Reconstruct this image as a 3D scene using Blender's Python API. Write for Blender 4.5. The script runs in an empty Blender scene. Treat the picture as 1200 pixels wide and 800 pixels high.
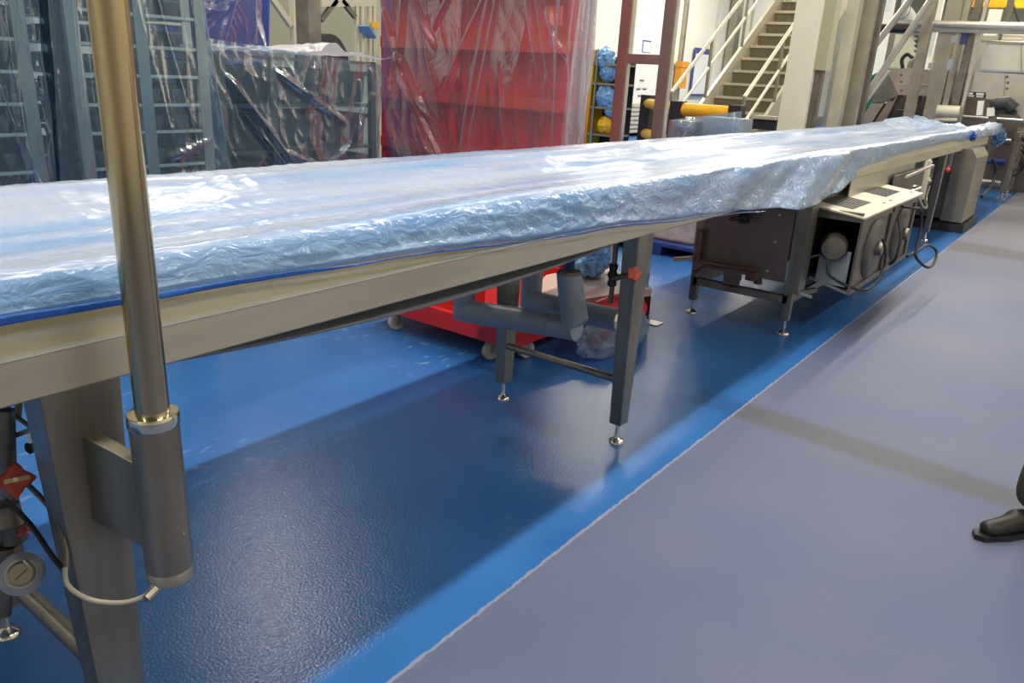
import bpy, math, random
from mathutils import Vector, Matrix, noise
random.seed(7)
scn = bpy.context.scene
col = scn.collection
PI = math.pi
# ------------------------------------------------------------------ camera
RT = Vector((0.60594361, -0.79384475, 0.05140867))
UP = Vector((0.23142166, 0.23773576, 0.94335874))
FW = Vector((0.76110207, 0.55972512, -0.32776734))
CAM = Vector((0, 0, 1.6))
FPX = 910.0
cd = bpy.data.cameras.new('camera')
cam = bpy.data.objects.new('camera', cd)
col.objects.link(cam)
cd.sensor_fit = 'HORIZONTAL'; cd.sensor_width = 36.0; cd.lens = FPX / 1200 * 36.0
cd.clip_start = 0.05; cd.clip_end = 200
M3 = Matrix((RT, UP, -FW)).transposed()
cam.matrix_world = Matrix.Translation(CAM) @ M3.to_4x4()
scn.camera = cam
# ------------------------------------------------------------------ world, exposure
w = bpy.data.worlds.new('world'); scn.world = w; w.use_nodes = True
w.node_tree.nodes['Background'].inputs[0].default_value = (0.75, 0.85, 1.0, 1)
w.node_tree.nodes['Background'].inputs[1].default_value = 0.3
scn.view_settings.view_transform = 'Standard'; scn.view_settings.look = 'None'
scn.view_settings.gamma = 1.0; scn.view_settings.use_curve_mapping = False
scn.view_settings.exposure = 0.0
# hall lamps: long linear fittings along the hall (x, y, z, length, width, watts)
LAMPS = [(1.2, 1.7, 5.6, 4.2, .16, 175), (6.4, 1.7, 5.6, 4.2, .16, 175), (11.6, 1.7, 5.6, 4.2, .16, 165), (-4.2, 1.7, 5.6, 4.0, .16, 115),
         (3.0, -4.2, 6.0, 4.2, .3, 130), (10.0, -4.2, 6.0, 4.2, .3, 130),
         (-3.0, 7.8, 6.0, 4.2, .3, 40), (5.3, 7.9, 6.0, .9, .22, 160), (12.5, 9.6, 6.0, 2.0, .25, 60), (14.5, 8.2, 6.0, 4.2, .3, 390), (22, 8.2, 6.0, 4.2, .3, 460),
         (18.5, 1.7, 6.0, 4.2, .3, 330), (27, 2.0, 6.0, 4.2, .3, 360), (33, 8.2, 6.0, 4.2, .3, 360), (18.5, -4.2, 6.0, 4.2, .3, 260), (36, 1, 6.0, 4.2, .3, 300)]
for (x, y, z, l, wd, p) in LAMPS:
    ld = bpy.data.lights.new('hall_light', 'AREA'); ld.shape = 'RECTANGLE'; ld.size = l; ld.size_y = wd
    ld.energy = p; ld.color = (1.0, .93, .80)
    lo = bpy.data.objects.new('hall_light', ld); lo.location = (x, y, z - .06); col.objects.link(lo)

# ------------------------------------------------------------------ pixel -> world on a chosen real plane
def ray(x, y): return FW + RT * ((x - 600) / FPX) - UP * ((y - 400) / FPX)
def PX(x, y, X): d = ray(x, y); return CAM + d * (X / d.x)
def PY(x, y, Y): d = ray(x, y); return CAM + d * (Y / d.y)
def PZ(x, y, Z=0): d = ray(x, y); return CAM + d * ((Z - 1.6) / d.z)

# ------------------------------------------------------------------ materials
def mat(name, base, rough=.5, metal=0, nscale=0, namp=0, bump=0, bscale=60, stretch=(1, 1, 1), color2=None, coat=0, emit=0, spec=.5, aniso=0):
    m = bpy.data.materials.new(name); m.use_nodes = True
    nt = m.node_tree; n = nt.nodes; L = nt.links
    b = n['Principled BSDF']
    b.inputs['Base Color'].default_value = (*base, 1); b.inputs['Roughness'].default_value = rough
    b.inputs['Metallic'].default_value = metal; b.inputs['Coat Weight'].default_value = coat
    b.inputs['Specular IOR Level'].default_value = spec
    tc = n.new('ShaderNodeTexCoord'); mp = n.new('ShaderNodeMapping'); mp.inputs['Scale'].default_value = stretch
    L.new(tc.outputs['Object'], mp.inputs[0])
    if nscale:
        t = n.new('ShaderNodeTexNoise'); t.inputs['Scale'].default_value = nscale; t.inputs['Detail'].default_value = 4
        L.new(mp.outputs[0], t.inputs[0])
        mx = n.new('ShaderNodeMix'); mx.data_type = 'RGBA'
        c2 = color2 or tuple(c * (1 - namp) for c in base)
        mx.inputs[6].default_value = (*base, 1); mx.inputs[7].default_value = (*c2, 1)
        r = n.new('ShaderNodeValToRGB'); r.color_ramp.elements[0].position = .38; r.color_ramp.elements[1].position = .66
        L.new(t.outputs['Fac'], r.inputs[0]); L.new(r.outputs[0], mx.inputs[0]); L.new(mx.outputs[2], b.inputs['Base Color'])
    if bump:
        t2 = n.new('ShaderNodeTexNoise'); t2.inputs['Scale'].default_value = bscale; t2.inputs['Detail'].default_value = 3
        L.new(mp.outputs[0], t2.inputs[0])
        bp = n.new('ShaderNodeBump'); bp.inputs['Strength'].default_value = bump; bp.inputs['Distance'].default_value = .01
        L.new(t2.outputs['Fac'], bp.inputs['Height']); L.new(bp.outputs[0], b.inputs['Normal'])
    if emit:
        b.inputs['Emission Color'].default_value = (*base, 1); b.inputs['Emission Strength'].default_value = emit
    return m

M = {}
M['steel'] = mat('brushed_steel', (.47, .43, .35), .36, .9, 5, .18, .02, 90, (.25, 1, 1))
M['steel_dark'] = mat('dull_steel', (.23, .21, .175), .45, .75, 6, .3, .03, 60)
M['steel_pale'] = mat('pale_steel', (.62, .58, .50), .35, .75, 4, .14, .02, 70)
M['beam'] = mat('folded_steel_beam', (.68, .62, .48), .42, .5, 4, .16, .03, 60, (.3, 1, 2.5))
M['polished'] = mat('polished_steel', (.50, .41, .26), .2, 1, 0, 0, .01, 120, (1, 1, .05))
M['chrome'] = mat('chrome', (.75, .72, .62), .12, 1)
M['leg'] = mat('leg_steel', (.33, .30, .24), .4, .85, 8, .25, .03, 60, (2, 2, .4))
M['brown_steel'] = mat('brown_steel_panel', (.24, .19, .165), .42, .5, 3, .3, .03, 40)
M['pink_post'] = mat('rosy_steel', (.36, .24, .215), .4, .55, 6, .2, .03, 60, (1, 1, .3))
M['cream_metal'] = mat('cream_metal', (.70, .64, .50), .4, .25, 5, .1, 0, 60)
M['white_wall'] = mat('white_wall_panel', (.86, .82, .68), .55, 0, 1.2, .06, .02, 20)
M['green_wall'] = mat('greenish_wall', (.44, .42, .29), .6, 0, .9, .1, .02, 20)
M['ceiling'] = mat('ceiling_panel', (.62, .62, .56), .7, 0, .5, .08)
M['white'] = mat('white_enamel', (.82, .80, .72), .35, 0, 5, .08)
M['offwhite_tub'] = mat('white_tub', (.72, .70, .62), .4, 0, 9, .25)
M['lagging'] = mat('grey_lagging', (.30, .34, .39), .42, 0, 7, .15, .02, 60)
M['foam'] = mat('cut_foam', (.34, .30, .2), .9, 0, 30, .5, .4, 90)
M['belt_edge'] = mat('cream_belt_edge', (.74, .62, .33), .6, 0, 12, .25, .05, 60, (.5, 1, 1))
M['belt'] = mat('white_belt', (.82, .84, .86), .45, 0, 2, .06)
M['belt_grey'] = mat('grey_belt', (.20, .21, .24), .5)
M['black'] = mat('black_rubber', (.018, .018, .02), .45)
M['black_plastic'] = mat('black_plastic', (.03, .03, .03), .5, 0, 20, .3)
M['dark'] = mat('dark_interior', (.02, .025, .03), .6)
M['red'] = mat('red_paint', (.62, .022, .02), .35, 0, 4, .2)
M['red_shelf'] = mat('red_shelving_paint', (.84, .05, .06), .4, 0, 2.5, .2)
M['red_lip'] = mat('red_shelf_lip', (.85, .08, .06), .4, 0, 3, .15)
M['red_valve'] = mat('red_valve_plastic', (.62, .09, .05), .5, 0, 60, .3)
M['rust_pipe'] = mat('reddish_pipe', (.19, .10, .075), .35, .5, 8, .3)
M['yellow'] = mat('yellow_plastic', (.95, .52, .02), .4, 0, 5, .08)
M['yellow_paint'] = mat('yellow_paint', (.82, .46, .015), .45, 0, 5, .15)
M['blue_drum'] = mat('blue_plastic', (.035, .09, .42), .4, 0, 3, .2)
M['pallet_blue'] = mat('blue_pallet', (.02, .06, .25), .5, 0, 6, .3)
M['pinkboard'] = mat('pink_board', (.66, .47, .40), .5, 0, 3, .12)
M['crate'] = mat('dark_teal_crate', (.014, .035, .045), .5, 0, 3, .3, color2=(.03, .02, .03))
M['crate_red'] = mat('dark_maroon_crate', (.14, .03, .055), .5, 0, 3, .3)
M['mould'] = mat('dark_mould', (.13, .125, .12), .45, .3, 12, .4)
M['tray'] = mat('rack_tray', (.30, .30, .27), .35, .7, 8, .2)
M['castor'] = mat('castor_tyre', (.52, .48, .38), .5, 0, 12, .2)
M['green'] = mat('green_plastic', (.02, .30, .17), .5, 0, 4, .3)
M['blue_bag'] = mat('blue_bag', (.25, .50, .85), .35, 0, 9, .4, .3, 30)
M['paper'] = mat('paper_notice', (.78, .77, .72), .6)
M['navy'] = mat('navy_print', (.06, .07, .22), .6)
M['orange'] = mat('orange_box', (.70, .30, .03), .5)
M['tread'] = mat('tread_plate', (.36, .31, .21), .45, .5, 60, .35, .2, 40)
M['nosing'] = mat('tread_nosing', (.85, .80, .62), .4, .2)
M['trouser'] = mat('olive_trousers', (.045, .043, .028), .85, 0, 30, .3, .2, 60)
M['shoe'] = mat('dark_shoe', (.022, .022, .014), .5, 0, 15, .3)
M['coat'] = mat('white_coat', (.75, .75, .72), .8)
M['skin'] = mat('skin', (.55, .34, .25), .5)
M['hair'] = mat('hairnet', (.35, .5, .75), .6)
M['lamp'] = mat('lamp_diffuser', (1, .97, .9), .4, 0, emit=6)
M['gauge_face'] = mat('gauge_face', (.66, .65, .58), .4, 0, 20, .1)
M['film_ring'] = mat('milky_film_wrap', (.42, .45, .55), .25, 0, 20, .3, .5, 40)
M['fan_grey'] = mat('smudged_grey', (.16, .16, .15), .5, .2, 5, .5)
M['dirt_steel'] = mat('scuffed_steel', (.33, .30, .24), .5, .4, 4, .4)

def film(name, tint, body, base_fac, edge_fac, rough=.14, bump=.5, bscale=9, hi=0.0, stretch=(1, 1, 1), streak=None, tr=0.5, gls=.4):
    m = bpy.data.materials.new(name); m.use_nodes = True
    nt = m.node_tree; n = nt.nodes; L = nt.links
    out = n['Material Output']; b = n['Principled BSDF']
    b.inputs['Roughness'].default_value = rough; b.inputs['Specular IOR Level'].default_value = .3
    b.inputs['Base Color'].default_value = (*body, 1)
    tc = n.new('ShaderNodeTexCoord'); mp = n.new('ShaderNodeMapping'); mp.inputs['Scale'].default_value = stretch
    L.new(tc.outputs['Object'], mp.inputs[0])
    t = n.new('ShaderNodeTexNoise'); t.inputs['Scale'].default_value = bscale; t.inputs['Detail'].default_value = 5; t.inputs['Distortion'].default_value = 1.2
    L.new(mp.outputs[0], t.inputs[0])
    mr = n.new('ShaderNodeMath'); mr.operation = 'SUBTRACT'; mr.inputs[1].default_value = .5; L.new(t.outputs['Fac'], mr.inputs[0])
    ab = n.new('ShaderNodeMath'); ab.operation = 'ABSOLUTE'; L.new(mr.outputs[0], ab.inputs[0])
    pw = n.new('ShaderNodeMath'); pw.operation = 'POWER'; pw.inputs[1].default_value = .6; L.new(ab.outputs[0], pw.inputs[0])
    bp = n.new('ShaderNodeBump'); bp.inputs['Strength'].default_value = bump; bp.inputs['Distance'].default_value = .02
    L.new(pw.outputs[0], bp.inputs['Height']); L.new(bp.outputs[0], b.inputs['Normal'])
    trn = n.new('ShaderNodeBsdfTransparent'); trn.inputs[0].default_value = (*tint, 1)
    tl = n.new('ShaderNodeBsdfTranslucent'); tl.inputs[0].default_value = (*body, 1)
    m0 = n.new('ShaderNodeMixShader'); m0.inputs[0].default_value = tr; L.new(b.outputs[0], m0.inputs[1]); L.new(tl.outputs[0], m0.inputs[2])
    lw = n.new('ShaderNodeLayerWeight'); lw.inputs['Blend'].default_value = .5; L.new(bp.outputs[0], lw.inputs['Normal'])
    p3 = n.new('ShaderNodeMath'); p3.operation = 'POWER'; p3.inputs[1].default_value = 2.2; L.new(lw.outputs['Facing'], p3.inputs[0])
    ma = n.new('ShaderNodeMath'); ma.operation = 'MULTIPLY_ADD'; ma.inputs[1].default_value = edge_fac; ma.inputs[2].default_value = base_fac; ma.use_clamp = True
    L.new(p3.outputs[0], ma.inputs[0])
    ms = n.new('ShaderNodeMixShader'); L.new(ma.outputs[0], ms.inputs[0]); L.new(trn.outputs[0], ms.inputs[1]); L.new(m0.outputs[0], ms.inputs[2])
    gl = n.new('ShaderNodeBsdfGlossy'); gl.inputs['Roughness'].default_value = rough; gl.inputs['Color'].default_value = (1, 1, 1, 1); L.new(bp.outputs[0], gl.inputs['Normal'])
    fz = n.new('ShaderNodeFresnel'); fz.inputs['IOR'].default_value = 1.55; L.new(bp.outputs[0], fz.inputs['Normal'])
    fm = n.new('ShaderNodeMath'); fm.operation = 'MULTIPLY_ADD'; fm.use_clamp = True; fm.inputs[1].default_value = gls; fm.inputs[2].default_value = .0; L.new(fz.outputs[0], fm.inputs[0])
    mg = n.new('ShaderNodeMixShader'); L.new(fm.outputs[0], mg.inputs[0]); L.new(ms.outputs[0], mg.inputs[1]); L.new(gl.outputs[0], mg.inputs[2])
    L.new(mg.outputs[0], out.inputs['Surface'])
    if streak:      # extra thickness where the sheet lies doubled: deeper blue
        t2 = n.new('ShaderNodeTexNoise'); t2.inputs['Scale'].default_value = streak[1]; t2.inputs['Detail'].default_value = 5
        mp2 = n.new('ShaderNodeMapping'); mp2.inputs['Scale'].default_value = streak[2]; L.new(tc.outputs['Object'], mp2.inputs[0]); L.new(mp2.outputs[0], t2.inputs[0])
        r = n.new('ShaderNodeValToRGB'); r.color_ramp.elements[0].position = streak[3]; r.color_ramp.elements[1].position = streak[4]
        mx = n.new('ShaderNodeMix'); mx.data_type = 'RGBA'; mx.inputs[6].default_value = (*body, 1); mx.inputs[7].default_value = (*streak[0], 1)
        L.new(t2.outputs['Fac'], r.inputs[0]); L.new(r.outputs[0], mx.inputs[0]); L.new(mx.outputs[2], b.inputs['Base Color']); L.new(mx.outputs[2], tl.inputs[0])
    return m

M['film_blue'] = film('blue_polythene', (.56, .71, .83), (.32, .50, .68), .24, .55, .2, .2, 5)
M['film_deep'] = film('deep_blue_polythene', (.12, .26, .42), (.06, .17, .34), .5, .5, .16, .6, 6)
M['film_clear'] = film('clear_polythene', (.93, .90, .92), (.80, .80, .88), .17, .7, .2, .2, 5)
M['film_wrap'] = film('clear_blue_wrap', (.62, .78, .92), (.50, .68, .86), .35, .6, .2, .4, 7)
M['film_table'] = film('blue_cover_sheet', (.45, .66, .92), (.66, .75, .93), .76, .24, .22, .2, 14, stretch=(.4, 1, 1), streak=((.30, .52, .88), 3.0, (.22, 3.0, 2.0), .44, .68), tr=.22, gls=.4)
M['film_skirt'] = film('blue_cover_skirt', (.45, .66, .92), (.36, .57, .92), .76, .24, .16, .34, 16, stretch=(.7, 1, 1.4), streak=((.15, .38, .78), 5.0, (.4, 1, 2.0), .40, .66), tr=.15, gls=1.3)
M['film_hem'] = film('doubled_blue_hem', (.1, .3, .8), (.03, .17, .66), .9, .1, .25, .3, 12, tr=.1)

def floor_mat():
    m = bpy.data.materials.new('resin_floor'); m.use_nodes = True
    nt = m.node_tree; n = nt.nodes; L = nt.links; b = n['Principled BSDF']
    tc = n.new('ShaderNodeTexCoord'); sp = n.new('ShaderNodeSeparateXYZ'); L.new(tc.outputs['Object'], sp.inputs[0])
    def N(scale, det=4, st=(1, 1, 1)):
        mp = n.new('ShaderNodeMapping'); mp.inputs['Scale'].default_value = st; L.new(tc.outputs['Object'], mp.inputs[0])
        t = n.new('ShaderNodeTexNoise'); t.inputs['Scale'].default_value = scale; t.inputs['Detail'].default_value = det; L.new(mp.outputs[0], t.inputs[0]); return t.outputs['Fac']
    def ramp(src, a, bb):
        r = n.new('ShaderNodeMapRange'); r.inputs[1].default_value = a; r.inputs[2].default_value = bb; L.new(src, r.inputs[0]); return r.outputs[0]
    def mix(f, a, c):
        x = n.new('ShaderNodeMix'); x.data_type = 'RGBA'
        L.new(f, x.inputs[0]) if not isinstance(f, float) else None
        for i, v in ((6, a), (7, c)):
            if isinstance(v, tuple): x.inputs[i].default_value = (*v, 1)
            else: L.new(v, x.inputs[i])
        return x.outputs[2]
    def math_(op, a, c, cl=False):
        x = n.new('ShaderNodeMath'); x.operation = op; x.use_clamp = cl
        for i, v in ((0, a), (1, c)):
            if isinstance(v, (int, float)): x.inputs[i].default_value = v
            else: L.new(v, x.inputs[i])
        return x.outputs[0]
    X, Y = sp.outputs[0], sp.outputs[1]
    blue = mix(ramp(N(1.3, 3), .35, .7), (.030, .145, .44), (.045, .19, .52))
    scuff = math_('MULTIPLY', ramp(N(24, 8, (.5, 1, 1)), .58, .70), math_('MULTIPLY', ramp(N(1.1, 2), .46, .62), ramp(Y, 2.0, 2.7)))
    blue = mix(math_('MULTIPLY', scuff, .6), blue, (.30, .44, .62))
    grey = mix(ramp(N(.9, 4), .38, .66), (.120, .150, .275), (.165, .185, .285))
    grey = mix(math_('MULTIPLY', ramp(N(190, 2), .35, .7), .4), grey, (.09, .11, .19))
    # worn traffic zone far down the aisle is browner
    grey = mix(math_('MULTIPLY', ramp(X, 7.5, 12.0), .65), grey, (.22, .20, .19))
    def band(src, c, hw, soft):
        d = math_('ABSOLUTE', math_('SUBTRACT', src, c), 0)
        r = n.new('ShaderNodeMapRange'); r.inputs[1].default_value = hw + soft; r.inputs[2].default_value = hw; L.new(d, r.inputs[0]); return r.outputs[0]
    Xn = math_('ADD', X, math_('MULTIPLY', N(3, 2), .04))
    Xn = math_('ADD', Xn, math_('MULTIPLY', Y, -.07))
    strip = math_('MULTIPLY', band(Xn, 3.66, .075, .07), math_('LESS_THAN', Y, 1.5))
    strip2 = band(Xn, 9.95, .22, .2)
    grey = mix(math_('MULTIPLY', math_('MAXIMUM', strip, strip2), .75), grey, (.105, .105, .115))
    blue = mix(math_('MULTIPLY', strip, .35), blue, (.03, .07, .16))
    edge = math_('ADD', Y, math_('MULTIPLY', N(30, 3), .02))
    isblue = n.new('ShaderNodeMapRange'); isblue.inputs[1].default_value = 1.246; isblue.inputs[2].default_value = 1.256; L.new(edge, isblue.inputs[0])
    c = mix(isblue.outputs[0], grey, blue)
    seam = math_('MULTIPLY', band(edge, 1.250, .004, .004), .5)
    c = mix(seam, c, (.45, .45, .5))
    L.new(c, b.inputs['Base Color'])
    rg = n.new('ShaderNodeMapRange'); L.new(isblue.outputs[0], rg.inputs[0]); rg.inputs[3].default_value = .55; rg.inputs[4].default_value = .23
    b.inputs['Specular IOR Level'].default_value = .34
    L.new(rg.outputs[0], b.inputs['Roughness'])
    bp = n.new('ShaderNodeBump'); bp.inputs['Strength'].default_value = .38; bp.inputs['Distance'].default_value = .004
    L.new(N(110, 2), bp.inputs['Height']); L.new(bp.outputs[0], b.inputs['Normal'])
    return m
M['floor'] = floor_mat()

# ------------------------------------------------------------------ mesh builder
class MB:
    def __init__(s): s.v = []; s.f = []
    def add(s, vs, fs):
        o = len(s.v); s.v += [tuple(v) for v in vs]; s.f += [tuple(i + o for i in f) for f in fs]; return s
    def box(s, a, b, ch=0):      # from corner a to corner b (axis aligned)
        x0, x1 = sorted((a[0], b[0])); y0, y1 = sorted((a[1], b[1])); z0, z1 = sorted((a[2], b[2]))
        return s.hexa([(x0, y0, z0), (x1, y0, z0), (x1, y1, z0), (x0, y1, z0)], [(x0, y0, z1), (x1, y0, z1), (x1, y1, z1), (x0, y1, z1)])
    def hexa(s, bot, top):
        return s.add(list(bot) + list(top), [(3, 2, 1, 0), (4, 5, 6, 7), (0, 1, 5, 4), (1, 2, 6, 5), (2, 3, 7, 6), (3, 0, 4, 7)])
    def bar(s, a, b, w, h, up=(0, 0, 1)):
        a = Vector(a); b = Vector(b); d = (b - a).normalized(); u = Vector(up)
        if abs(d.dot(u)) > .98: u = Vector((1, 0, 0))
        r = d.cross(u).normalized(); u = r.cross(d)
        c = [(-1, -1), (1, -1), (1, 1), (-1, 1)]
        return s.hexa([a + r * i * w / 2 + u * j * h / 2 for i, j in c][::1], [b + r * i * w / 2 + u * j * h / 2 for i, j in c])
    def taper(s, c0, z0, w0, d0, z1, w1, d1, c1=None):
        c1 = c1 or c0
        q = lambda c, z, w_, d_: [(c[0] - w_ / 2, c[1] - d_ / 2, z), (c[0] + w_ / 2, c[1] - d_ / 2, z), (c[0] + w_ / 2, c[1] + d_ / 2, z), (c[0] - w_ / 2, c[1] + d_ / 2, z)]
        return s.hexa(q(c0, z0, w0, d0), q(c1, z1, w1, d1))
    def tube(s, pts, r, n=12, cap=True):
        pts = [Vector(p) for p in pts]; rs = r if isinstance(r, (list, tuple)) else [r] * len(pts)
        rings = []; prev = None
        for i, p in enumerate(pts):
            d = (pts[min(i + 1, len(pts) - 1)] - pts[max(i - 1, 0)]).normalized()
            if prev is None:
                a = Vector((0, 0, 1)) if abs(d.z) < .9 else Vector((1, 0, 0)); a = d.cross(a).normalized()
            else: a = (prev - d * prev.dot(d)).normalized()
            prev = a; b = d.cross(a)
            rings.append([p + (a * math.cos(t) + b * math.sin(t)) * rs[i] for t in [2 * PI * k / n for k in range(n)]])
        vs = [v for g in rings for v in g]; fs = []
        for i in range(len(pts) - 1):
            for k in range(n): fs.append((i * n + k, i * n + (k + 1) % n, (i + 1) * n + (k + 1) % n, (i + 1) * n + k))
        if cap: fs.append(tuple(range(n))[::-1]); fs.append(tuple((len(pts) - 1) * n + k for k in range(n)))
        return s.add(vs, fs)
    def lathe(s, prof, c, axis=(0, 0, 1), n=24):     # prof: (radius, height)
        ax = Vector(axis).normalized(); a = ax.cross(Vector((0, 0, 1)) if abs(ax.z) < .9 else Vector((1, 0, 0))).normalized(); b = ax.cross(a); c = Vector(c)
        vs = []; fs = []
        for (r, h) in prof:
            for k in range(n):
                t = 2 * PI * k / n; vs.append(c + ax * h + (a * math.cos(t) + b * math.sin(t)) * max(r, 1e-4))
        for i in range(len(prof) - 1):
            for k in range(n): fs.append((i * n + k, i * n + (k + 1) % n, (i + 1) * n + (k + 1) % n, (i + 1) * n + k))
        fs.append(tuple(range(n))[::-1]); fs.append(tuple((len(prof) - 1) * n + k for k in range(n)))
        return s.add(vs, fs)
    def prism(s, poly, vec):
        poly = [Vector(p) for p in poly]; vec = Vector(vec); n = len(poly)
        fs = [tuple(range(n))[::-1], tuple(range(n, 2 * n))] + [(i, (i + 1) % n, n + (i + 1) % n, n + i) for i in range(n)]
        return s.add(poly + [p + vec for p in poly], fs)
    def grid(s, fn, nu, nv):
        vs = [fn(i / nu, j / nv) for j in range(nv + 1) for i in range(nu + 1)]
        return s.add(vs, [(j * (nu + 1) + i, j * (nu + 1) + i + 1, (j + 1) * (nu + 1) + i + 1, (j + 1) * (nu + 1) + i) for j in range(nv) for i in range(nu)])

def arc(c, r, a0, a1, n, u, v):
    c = Vector(c); u = Vector(u); v = Vector(v)
    return [c + u * r * math.cos(a0 + (a1 - a0) * k / n) + v * r * math.sin(a0 + (a1 - a0) * k / n) for k in range(n + 1)]
def smoothpath(pts, n=8):
    pts = [Vector(p) for p in pts]; out = []
    for i in range(len(pts) - 1):
        p0 = pts[max(i - 1, 0)]; p1 = pts[i]; p2 = pts[i + 1]; p3 = pts[min(i + 2, len(pts) - 1)]
        for k in range(n):
            t = k / n
            out.append(.5 * ((2 * p1) + (p2 - p0) * t + (2 * p0 - 5 * p1 + 4 * p2 - p3) * t * t + (3 * p1 - p0 - 3 * p2 + p3) * t ** 3))
    out.append(pts[-1]); return out

def tag(o, label=None, cat=None, group=None, kind=None):
    if label: o['label'] = label
    if cat: o['category'] = cat
    if group: o['group'] = group
    if kind: o['kind'] = kind
    return o
def obj(name, mb, m, parent=None, smooth=False, bevel=0, thick=0, subd=0):
    me = bpy.data.meshes.new(name); me.from_pydata(mb.v, [], mb.f); me.update()
    import bmesh
    bm = bmesh.new(); bm.from_mesh(me); bmesh.ops.recalc_face_normals(bm, faces=bm.faces); bm.to_mesh(me); bm.free()
    me.materials.append(M[m] if isinstance(m, str) else m)
    o = bpy.data.objects.new(name, me); col.objects.link(o)
    if smooth:
        for p in me.polygons: p.use_smooth = True
        if smooth != 'all':
            me.set_sharp_from_angle(angle=math.radians(40))
    if parent is not None:
        o.parent = parent; o.matrix_parent_inverse = parent_world(parent).inverted()
    if bevel:
        b = o.modifiers.new('b', 'BEVEL'); b.width = bevel; b.segments = 2; b.limit_method = 'ANGLE'
    if thick:
        t = o.modifiers.new('s', 'SOLIDIFY'); t.thickness = thick
    return o
def parent_world(p):
    return Matrix.Translation(Vector(p['base'])) if 'base' in p.keys() else Matrix.Identity(4)
def thing(name, label, cat, loc, group=None):
    o = bpy.data.objects.new(name, None); col.objects.link(o); o.location = loc; o['base'] = tuple(loc); o.empty_display_size = .1
    return tag(o, label, cat, group)
def struct(name, mb, m, label=None): 
    o = obj(name, mb, m); o['kind'] = 'structure'
    if label: o['label'] = label
    return o
def dup(root, delta, label=None, group=None):
    r = root.copy(); col.objects.link(r); r.location = root.location + Vector(delta)
    if label: r['label'] = label
    if group: r['group'] = group
    for ch in [o for o in list(col.objects) if o.parent == root]:
        c = ch.copy(); col.objects.link(c); c.parent = r
        for g in [o for o in list(col.objects) if o.parent == ch]:
            d = g.copy(); col.objects.link(d); d.parent = c
    return r

# ------------------------------------------------------------------ structure
H = 6.6
f = MB(); f.add([(-7, -7, 0), (42, -7, 0), (42, 11.5, 0), (-7, 11.5, 0), (-7, -7, -.1), (42, -7, -.1), (42, 11.5, -.1), (-7, 11.5, -.1)], [(0, 1, 2, 3), (7, 6, 5, 4), (0, 4, 5, 1), (1, 5, 6, 2), (2, 6, 7, 3), (3, 7, 4, 0)])
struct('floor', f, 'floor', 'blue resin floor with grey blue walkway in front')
struct('ceiling', MB().box((-7, -7, H), (42, 11.5, H + .1)), 'ceiling')
struct('wall_left', MB().box((-7, 11.5, 0), (42, 11.6, H)), 'white_wall', 'cream white panelled hall wall beyond the racks')
struct('wall_back', MB().box((42, -7, 0), (42.1, 11.5, H)), 'green_wall')
struct('wall_right', MB().box((-7, -7.1, 0), (42, -7, H)), 'white_wall')
struct('wall_front', MB().box((-7.1, -7, 0), (-7, 11.5, H)), 'white_wall')
k = MB().box((-7, 11.42, 0), (42, 11.5, .35)); struct('baseboard_left', k, 'steel_pale')
for i in range(9):
    struct('trim_%d' % (i + 1), MB().box((8 + i * 3.0, 11.44, .35), (8.05 + i * 3.0, 11.5, H)), 'cream_metal')

for (x, y, z, l, wd, p) in LAMPS:
    t = thing('ceiling_lamp', 'long linear lamp fitting hung under the hall ceiling', 'lamp', (x, y, z), 'linear lamps hung under the ceiling')
    obj('housing', MB().box((x - l / 2, y - wd / 2, z), (x + l / 2, y + wd / 2, z + .08)), 'white', t)
    obj('diffuser', MB().box((x - l / 2 + .03, y - wd / 2 + .02, z - .03), (x + l / 2 - .03, y + wd / 2 - .02, z)), 'lamp', t)
    for sx in (-1, 1):
        obj('hanger', MB().tube([(x + sx * l * .4, y, z + .08), (x + sx * l * .4, y, H)], .008, 6), 'steel', t)

def footpad(c, parent, ztop, r=.036, mt='chrome'):
    x, y = c
    mb = MB().lathe([(r, 0), (r, .006), (r * .8, .016), (r * .35, .026), (.011, .03), (.009, ztop + .02)], (x, y, 0), n=20)
    return obj('foot', mb, mt, parent, True)

# ------------------------------------------------------------------ conveyor
conv = thing('conveyor_table', 'long stainless conveyor table running the length of the line under blue film', 'conveyor', (4, 1.85, 0))
XA, XB = -1.0, 13.2
YF, YR = 1.49, 2.36
def beam(y, s):      # folded steel side beam, profile in (y,z); s=+1 front, -1 rear
    prof = [(0, .98), (0, 1.060), (.003, 1.0635), (.017, 1.066), (.020, 1.112), (.030, 1.112), (.030, 1.0), (.05, 1.0), (.05, .975), (.006, .975)]
    return MB().prism([(XA, y + s * a, b) for a, b in prof], (XB - XA, 0, 0))
obj('side_beam', beam(YF, 1), 'beam', conv); obj('side_beam', beam(YR, -1), 'beam', conv)
for y_ in ((YF - .005, YF + .018), (YR - .018, YR + .005)):
    obj('fold_highlight', MB().box((XA, y_[0], 1.0625), (XB, y_[1], 1.0670)), 'white', conv, bevel=.0012)  # white strip paints in the bright highlight along the steel fold
obj('belt_bed', MB().box((XA, YF + .05, 1.07), (XB, YR - .05, 1.10)), 'steel', conv)
def edgefn():
    mb = MB(); n = 260; vs = []; fs = []
    for i in range(n + 1):
        x = XA + (XB - XA) * i / n; h = 1.128 + .006 * noise.noise((x * 9, 0, 0)); o = .0015 * noise.noise((x * 20, 5, 0))
        vs += [(x, YF + .012 + o, 1.110), (x, YF + .008 + o, h), (x, YF + .09, h + .004), (x, YF + .09, 1.106)]
    for i in range(n):
        for k in range(4): fs.append((i * 4 + k, i * 4 + (k + 1) % 4, i * 4 + 4 + (k + 1) % 4, i * 4 + 4 + k))
    return mb.add(vs, fs)
obj('belt_edge', edgefn(), 'belt_edge', conv)
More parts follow.
